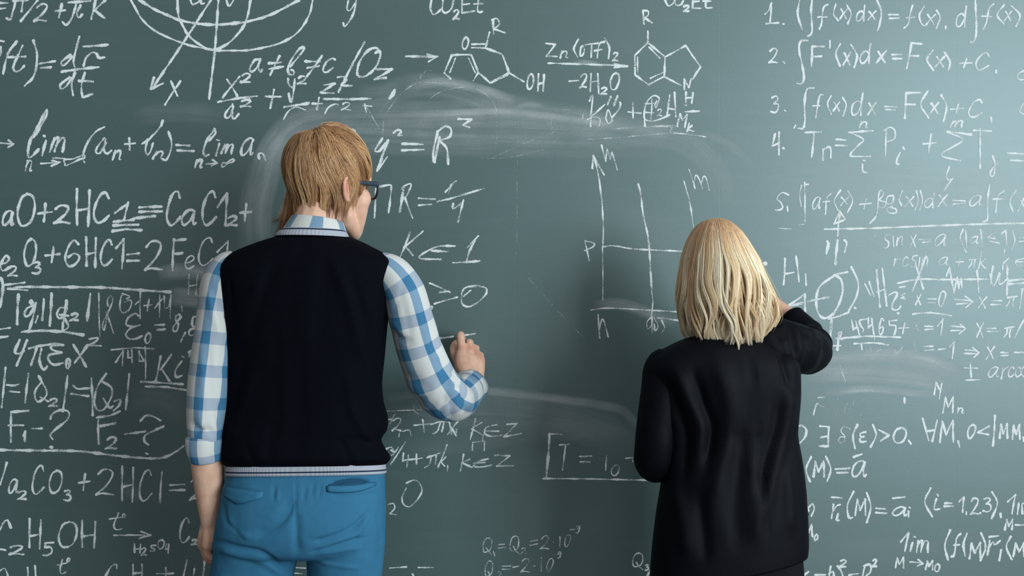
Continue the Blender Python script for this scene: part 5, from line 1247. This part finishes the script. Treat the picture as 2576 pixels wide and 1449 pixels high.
FW = {}
for s, xs in ((-1, 1752), (1, 1912)):
    pts = []
    for z, dx in ((.74, 0), (.60, 3), (.44, 2), (.25, 0), (.08, 0)):
        p = PW(xs + s * dx, 1300, -.45); pts.append((p[0], -.45, z))
    parts.append(capsule(np.array(pts), [.078, .068, .050, .046, .034], ns=18, sub=6))
    f = pts[-1]; FW[s] = f
    parts.append(capsule(np.array([(f[0], f[1] - .025, .055), (f[0] + s * .004, f[1] + .07, .045), (f[0] + s * .010, f[1] + .14, .035)]), [.031, .033, .026]))
# right arm: elbow out to the right, hand at the board behind her hair
parts.append(capsule(px_path([(1955, 890, -.44), (2000, 886, -.39), (2048, 884, -.27), (2020, 838, -.20), (1985, 800, -.145), (1948, 768, -.115)]), [.040, .038, .032, .031, .027, .022], ns=16, sub=6))
chain([(1950, 772, -.115), (1932, 755, -.095), (1918, 742, -.080)], [.022, .026, .024])
chain([(1944, 765, -.125), (1926, 746, -.105), (1912, 736, -.092)], [.018, .021, .019])
for a, b, c_, d_, r in (((1905, 728, -.088), (1890, 712, -.062), (1888, 716, -.032), (1890, 722, -.014), .0088), ((1908, 736, -.080), (1892, 728, -.052), (1895, 738, -.030), (1902, 744, -.026), .0088),
                        ((1913, 745, -.074), (1898, 742, -.048), (1903, 752, -.030), (1910, 756, -.028), .0082), ((1920, 754, -.070), (1908, 756, -.048), (1913, 764, -.034), (1919, 767, -.034), .0074)):
    chain([(a[0] + 8, a[1] + 8, a[2] - .006), a, b, c_, d_], [r * 1.1, r * 1.15, r, r * .92, r * .82])
chain([(1930, 745, -.118), (1912, 724, -.095), (1898, 714, -.060), (1893, 718, -.030)], [.014, .0115, .0100, .0085])
# left arm: elbow bent, forearm forward across the belly
parts.append(capsule(px_path([(1702, 935, -.45), (1662, 1020, -.46), (1642, 1140, -.46), (1655, 1162, -.38), (1690, 1150, -.29), (1715, 1140, -.245)]), [.034, .038, .033, .033, .027, .022], ns=16, sub=6))
chain([(1712, 1142, -.25), (1735, 1136, -.225), (1752, 1132, -.212)], [.022, .026, .024])
for i, dz in enumerate((-16, -5, 6, 16)):
    chain([(1750, 1134 + dz, -.214), (1772, 1133 + dz, -.205), (1792, 1136 + dz, -.212), (1800, 1139 + dz, -.226)], [.0095, .009, .0085, .0075])
chain([(1728, 1122, -.225), (1745, 1108, -.212), (1762, 1102, -.205)], [.014, .011, .009])
BV, BF = union(parts, 0.0032, 7)
red = 0.5 * np.exp(-(np.linalg.norm((BV - wh(0, .095, -.066)) @ WR * np.array((.45, 1, 1.6)), axis=1) / .012) ** 2)
mk('body', BV, BF, M_SKIN, woman, attrs={'red': np.clip(red, 0, 1)})
for s in (-1, 1):
    eye(woman, WR, WC, WS, s)
    V, F = capsule(np.array([wh(s * .050, .079, .030), wh(s * .034, .092, .035), wh(s * .014, .094, .031)]), [.002, .003, .002], ns=8)
    mk('eyebrow', V, F, M_HAIR_W, woman, attrs={'col': np.tile(lin((170, 130, 88)), (len(V), 1))})

# blazer body
BR = [(846, 1752, 1890, -.445, .070, .055, 2.1, 0, 0), (856, 1722, 1920, -.447, .082, .062, 2.2, 0, 0), (870, 1690, 1952, -.45, .092, .070, 2.3, 0, 0), (886, 1662, 1976, -.45, .099, .078, 2.5, 0, 0), (904, 1640, 1996, -.45, .105, .085, 2.7, 0, 0), (925, 1632, 2004, -.45, .109, .092, 2.8, 0, 0),
      (960, 1640, 2006, -.45, .112, .100, 2.7, 0, 0), (1000, 1652, 2006, -.45, .111, .118, 2.6, 0, 0), (1060, 1664, 2001, -.45, .108, .118, 2.6, 0, 0), (1095, 1669, 2000, -.45, .106, .112, 2.6, 0, 0), (1150, 1672, 2010, -.45, .110, .112, 2.5, 0, 0),
      (1210, 1668, 2018, -.45, .117, .116, 2.5, 0, 0), (1290, 1655, 2024, -.45, .126, .120, 2.4, .02, 0), (1350, 1647, 2026, -.45, .128, .122, 2.4, .05, .03), (1395, 1641, 2026, -.45, .128, .122, 2.4, .05, .12), (1430, 1638, 2024, -.45, .127, .121, 2.4, .05, .20)]
G = ring_loft(BR, 120, 5)
V, F = G.reshape(-1, 3), grid_faces(*G.shape[:2])
N_ = vnormals(V, F)
CREASE = 1.8
V = crease(V, N_, [([(1878, 890), (1895, 960), (1903, 1060), (1908, 1160), (1925, 1280), (1932, 1400)], 3, .0025), ([(1800, 900), (1830, 990), (1840, 1080), (1810, 1180), (1790, 1300)], 22, -.007), ([(1745, 930), (1770, 1020), (1790, 1080), (1775, 1180)], 14, .008),
                   ([(1700, 930), (1735, 1010), (1762, 1070), (1755, 1160)], 12, -.005), ([(1660, 930), (1700, 1020), (1725, 1100), (1718, 1220)], 14, .006), ([(1985, 960), (1980, 1040), (1960, 1120), (1940, 1200), (1920, 1300)], 15, -.006), ([(1960, 1000), (1950, 1080), (1925, 1160), (1905, 1260)], 14, .005),
                   ([(1850, 1050), (1860, 1150), (1850, 1260), (1855, 1380)], 16, .005), ([(1890, 1150), (1900, 1250), (1905, 1370)], 14, -.004), ([(1700, 1230), (1720, 1310), (1730, 1400)], 18, -.006), ([(1760, 1250), (1770, 1330), (1775, 1410)], 14, .005),
                   ([(1960, 880), (1975, 930), (1985, 980)], 9, .006), ([(1975, 1180), (1985, 1260), (1985, 1340)], 14, -.004)])
CREASE = 1.0
blazer = mk('blazer', V, F, M_BLAZER, woman)
m = blazer.modifiers.new('thickness', 'SOLIDIFY'); m.thickness = .003; m.offset = -1
bb = BVHTree.FromPolygons([tuple(v) for v in V], F)
cg = ring_loft([(838, 1768, 1878, -.44, .060, .050, 2.1, .02, 0), (834, 1764, 1882, -.44, .066, .054, 2.1, .02, 0), (842, 1758, 1888, -.442, .072, .058, 2.1, .02, 0), (862, 1740, 1904, -.446, .084, .064, 2.2, .02, 0)], 56, 4)
grid_obj('blazer_collar', cg, sleeve_uv(cg, .1, .1), M_BLAZER, blazer, .003)
# left sleeve with the bent elbow, right sleeve pushed up the forearm
S1 = px_path([(1690, 908, -.45), (1668, 930, -.452), (1663, 985, -.458), (1656, 1060, -.465), (1650, 1130, -.465), (1648, 1160, -.44), (1662, 1162, -.38), (1690, 1152, -.30), (1706, 1146, -.265)])
g1 = tube_grid(S1, [.040, .046, .050, .051, .054, .054, .050, .044, .040], 48, 9, up=(0, 1, .05), R2=[.05, .058, .060, .058, .056, .054, .050, .044, .040])
t = np.linspace(0, 1, len(g1))
g1 = rumple(g1, .002 + .004 * np.exp(-((t - .62) / .16) ** 2), 14, 31.0)
grid_obj('blazer_sleeve', g1, sleeve_uv(g1, .1, .1), M_BLAZER, blazer, .003, label='left blazer sleeve, elbow bent')
S2 = px_path([(1905, 890, -.445), (1945, 872, -.445), (1985, 874, -.41), (2022, 882, -.335), (2044, 882, -.265), (2040, 862, -.22), (2020, 836, -.19), (1998, 810, -.16), (1990, 800, -.15)])
g2 = tube_grid(S2, [.060, .070, .066, .060, .052, .050, .045, .040, .038], 56, 10, up=(0, 1, -.2), R2=[.060, .062, .060, .056, .050, .048, .044, .039, .037])
t = np.linspace(0, 1, len(g2))
C_ = g2.mean(1, keepdims=True); N2 = g2 - C_; N2 /= np.linalg.norm(N2, axis=2)[..., None]
wr = np.sin(t * 46 + 0.8 * np.sin(t * 9))[:, None] * (0.5 + 0.5 * noise3(g2 * 9 + 3)) * (np.exp(-((t - .34) / .16) ** 2) + .7 * np.exp(-((t - .62) / .12) ** 2))[:, None]
g2 = g2 + N2 * (wr * .0065)[..., None]
g2 = rumple(g2, .003, 16, 44.0)
g2 = gcrease(g2, [([(1950, 802), (1960, 830), (1966, 858)], 5, .009), ([(1974, 808), (1990, 850), (1999, 895)], 6, .012), ([(1962, 800), (1976, 845), (1986, 900)], 5, -.006), ([(2008, 815), (2022, 845), (2024, 880)], 5, .009), ([(1998, 812), (2010, 850), (2014, 900)], 6, -.007),
                  ([(2020, 830), (2045, 848), (2056, 876)], 4, .010), ([(2034, 828), (2060, 842), (2072, 870)], 4, -.006), ([(2052, 838), (2070, 856), (2076, 880)], 4, .006), ([(1985, 905), (2000, 925), (2020, 930)], 6, .005), ([(2060, 905), (2070, 890), (2078, 870)], 4, .004)])
grid_obj('blazer_sleeve', g2, sleeve_uv(g2, .1, .1), M_BLAZER, blazer, .003, label='right blazer sleeve, raised and pushed up')
# pocket flap sticking out at the right hip
pf = np.array([PW(2012, 1286, -.50), PW(2024, 1284, -.46), PW(2024, 1284, -.41), PW(2016, 1300, -.505), PW(2032, 1297, -.46), PW(2032, 1297, -.41)])
o = mk('pocket_flap', pf, [(0, 1, 4, 3), (1, 2, 5, 4)], M_BLAZER, blazer, smooth=False)
m = o.modifiers.new('thickness', 'SOLIDIFY'); m.thickness = .004
# black trousers
tp = [cap(ring_loft([(1180, 1690, 1962, -.45, .088, .088, 2.4, 0, 0), (1260, 1680, 1982, -.45, .102, .096, 2.4, 0, 0), (1340, 1664, 2004, -.45, .116, .102, 2.4, 0, 0), (1420, 1656, 2018, -.45, .116, .102, 2.4, 0, 0), (1480, 1660, 2014, -.45, .100, .092, 2.4, 0, 0), (1520, 1690, 1980, -.45, .06, .06, 2.4, 0, 0)], 48, 4))]
for s in (-1, 1):
    f = FW[s]
    rows_ = [(f[0] + s * .006, z, a, b) for z, a, b in ((.74, .086, .102), (.60, .082, .095), (.44, .068, .078), (.25, .064, .070), (.05, .064, .070))]
    G = []
    th = np.linspace(0, 2 * math.pi, 36, endpoint=False)
    for x, z, a, b in catmull(np.array(rows_), 5):
        G.append(np.column_stack([x + np.cos(th) * a, -.45 + np.sin(th) * b, np.full(36, z)]))
    tp.append(cap(np.array(G)))
V, F = union(tp, .005, 8)
V = V + vnormals(V, F) * (noise3(V * 20)[:, None] * .0015)
mk('trousers', V, F, M_BLACK, woman)
for s in (-1, 1):
    f = FW[s]
    shoe(woman, M_LEATHER_B, (f[0] + s * .004, f[1] + .045, 0), .26, .09, .095, yaw=-s * .08)

# hair of the woman
def hair_woman():
    rnd = np.random.RandomState(23)
    N, M = 20000, 26
    ys = np.array([549, 556, 566, 584, 610, 650, 700, 750, 800, 830, 860, 890])
    xl = np.array([1796, 1772, 1757, 1742, 1728, 1715, 1708, 1705, 1704, 1708, 1726, 1742])
    xr = np.array([1812, 1830, 1846, 1864, 1882, 1906, 1928, 1948, 1956, 1944, 1925, 1905])
    hd = np.array([.004, .040, .062, .085, .102, .116, .123, .126, .124, .120, .118, .116])
    ncl = 170
    cp = rnd.rand(ncl) * 2 * math.pi; cdep = rnd.rand(ncl); ccol = rnd.rand(ncl); cend = rnd.normal(0, 1, ncl); cfl = rnd.normal(0, 1, ncl); lay = rnd.randint(0, 3, ncl)
    # angle: 0 = right, -pi/2 = towards the camera, pi/2 = face side (kept free)
    ang = rnd.uniform(-math.pi - .62, .62, N)
    cp = rnd.uniform(-math.pi - .62, .62, ncl)
    cw = 2.2 * np.sin(cp * 2.3 + lay * 2.1) + 1.3 * np.sin(cp * 5.1 + lay * 1.3) + rnd.normal(0, .35, ncl) + lay * 1.9
    ccol = np.clip(.5 + .28 * np.sin(cp * 6.3 + lay) + .22 * np.sin(cp * 13 + 2 * lay) + rnd.normal(0, .16, ncl), 0, 1)
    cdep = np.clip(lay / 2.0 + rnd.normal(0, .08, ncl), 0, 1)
    sl = rnd.randint(0, 3, N)
    ci = (np.abs(ang[:, None] - cp[None]) + np.where(sl[:, None] == lay[None], 0, 9)).argmin(1)
    near = np.abs(ang - cp[ci]) < .35
    y0 = 549 + 2 + 60 * rnd.rand(N) ** 1.6
    short = rnd.rand(N) < .18
    yend = 858 + 20 * cend[ci] * .6 + rnd.normal(0, 9, N) - 26 * np.abs(np.cos(ang)) ** 2
    yend = np.clip(np.where(short, yend - rnd.uniform(10, 90, N), yend), 700, 886)
    f = 1.0 - .15 * cdep[ci] - .05 * rnd.rand(N)
    s = np.linspace(0, 1, M)
    P = np.zeros((N, M, 3))
    for k in range(M):
        q = s[k]
        py = y0 + (yend - y0) * q
        a_ = ang + np.where(near, (cp[ci] - ang) * .85 * np.clip((q - .25) / .6, 0, 1), 0)
        wv = np.clip((py - 640) / 160, 0, 1)
        a_ = a_ + .15 * wv * np.sin((py - 600) / 36.0 + cw[ci]) + .015 * np.sin(py / 17 + cw[ci] * 2)
        L, R_, H = np.interp(py, ys, xl), np.interp(py, ys, xr), np.interp(py, ys, hd)
        xc, hw = (L + R_) / 2, (R_ - L) / 2
        ff = f * (1 + .05 * wv * np.sin((py - 620) / 32.0 + cw[ci] * 1.3))
        flick = np.clip((q - .86) / .14, 0, 1) ** 1.5 * (cfl[ci] * .12 + .02)
        a_ = a_ + flick
        Yc = -.425
        Yp = Yc + H * np.sin(a_) * ff * np.where(np.sin(a_) < 0, 1.0, .9)
        px = xc + hw * np.cos(a_) * ff * np.where(np.abs(np.cos(a_)) > .5, 1, 1)
        d = CAM_D + Yc
        x = (px - 1288) / FPX * d; z = CAM_Z - (py - 724.5) / FPX * d
        # part the roots along a short line
        P[:, k, 0] = x; P[:, k, 1] = Yp; P[:, k, 2] = z
    P += rnd.normal(0, .0007, (N, 1, 3))
    fly = (rnd.rand(N) < .012)[:, None]
    P += np.where(fly, s[None] ** 1.5, 0)[..., None] * rnd.normal(0, .009, (N, 1, 3)) * np.array((1, .6, .3))
    lite, mid, dark, root = lin((255, 243, 218)), lin((243, 212, 168)), lin((200, 150, 100)), lin((222, 168, 120))
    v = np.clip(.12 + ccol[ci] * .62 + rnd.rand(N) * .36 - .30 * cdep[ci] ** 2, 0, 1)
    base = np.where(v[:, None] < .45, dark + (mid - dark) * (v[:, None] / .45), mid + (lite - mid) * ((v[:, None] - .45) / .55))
    py = (y0[:, None] + (yend - y0)[:, None] * s[None])
    rt = np.clip((650 - py) / 90, 0, 1)[..., None] * .7
    tipw = np.clip((py - 790) / 70, 0, 1)[..., None] * .45
    C = base[:, None, :] * (1 - rt) + root * rt
    C = C * (1 - tipw) + lite * tipw
    o = strands(P, rnd.uniform(.00038, .00066, N), C, 'hair', M_HAIR_W, woman)
    # inner body of the hair
    rows_ = [(y, a + 6, b - 6, -.425, h * .80, h * .70, 2, 0, 0) for y, a, b, h in zip(ys[1:10], xl[1:10], xr[1:10], hd[1:10])]
    G = ring_loft(rows_, 48, 3)
    xc = G.mean(1, keepdims=True)
    G = xc + (G - xc) * np.array((.86, 1, 1))
    keepj = [j for j in range(48)]
    V = G.reshape(-1, 3); F = grid_faces(*G.shape[:2])
    F = [q for q in F if np.mean(V[list(q), 1]) < -.40 or np.mean(V[list(q), 2]) > 1.60 - .02]
    mk('hair_underlayer', V, F, M_HAIR_W, o, attrs={'col': np.tile(lin((176, 134, 88)), (len(V), 1))})
hair_woman()
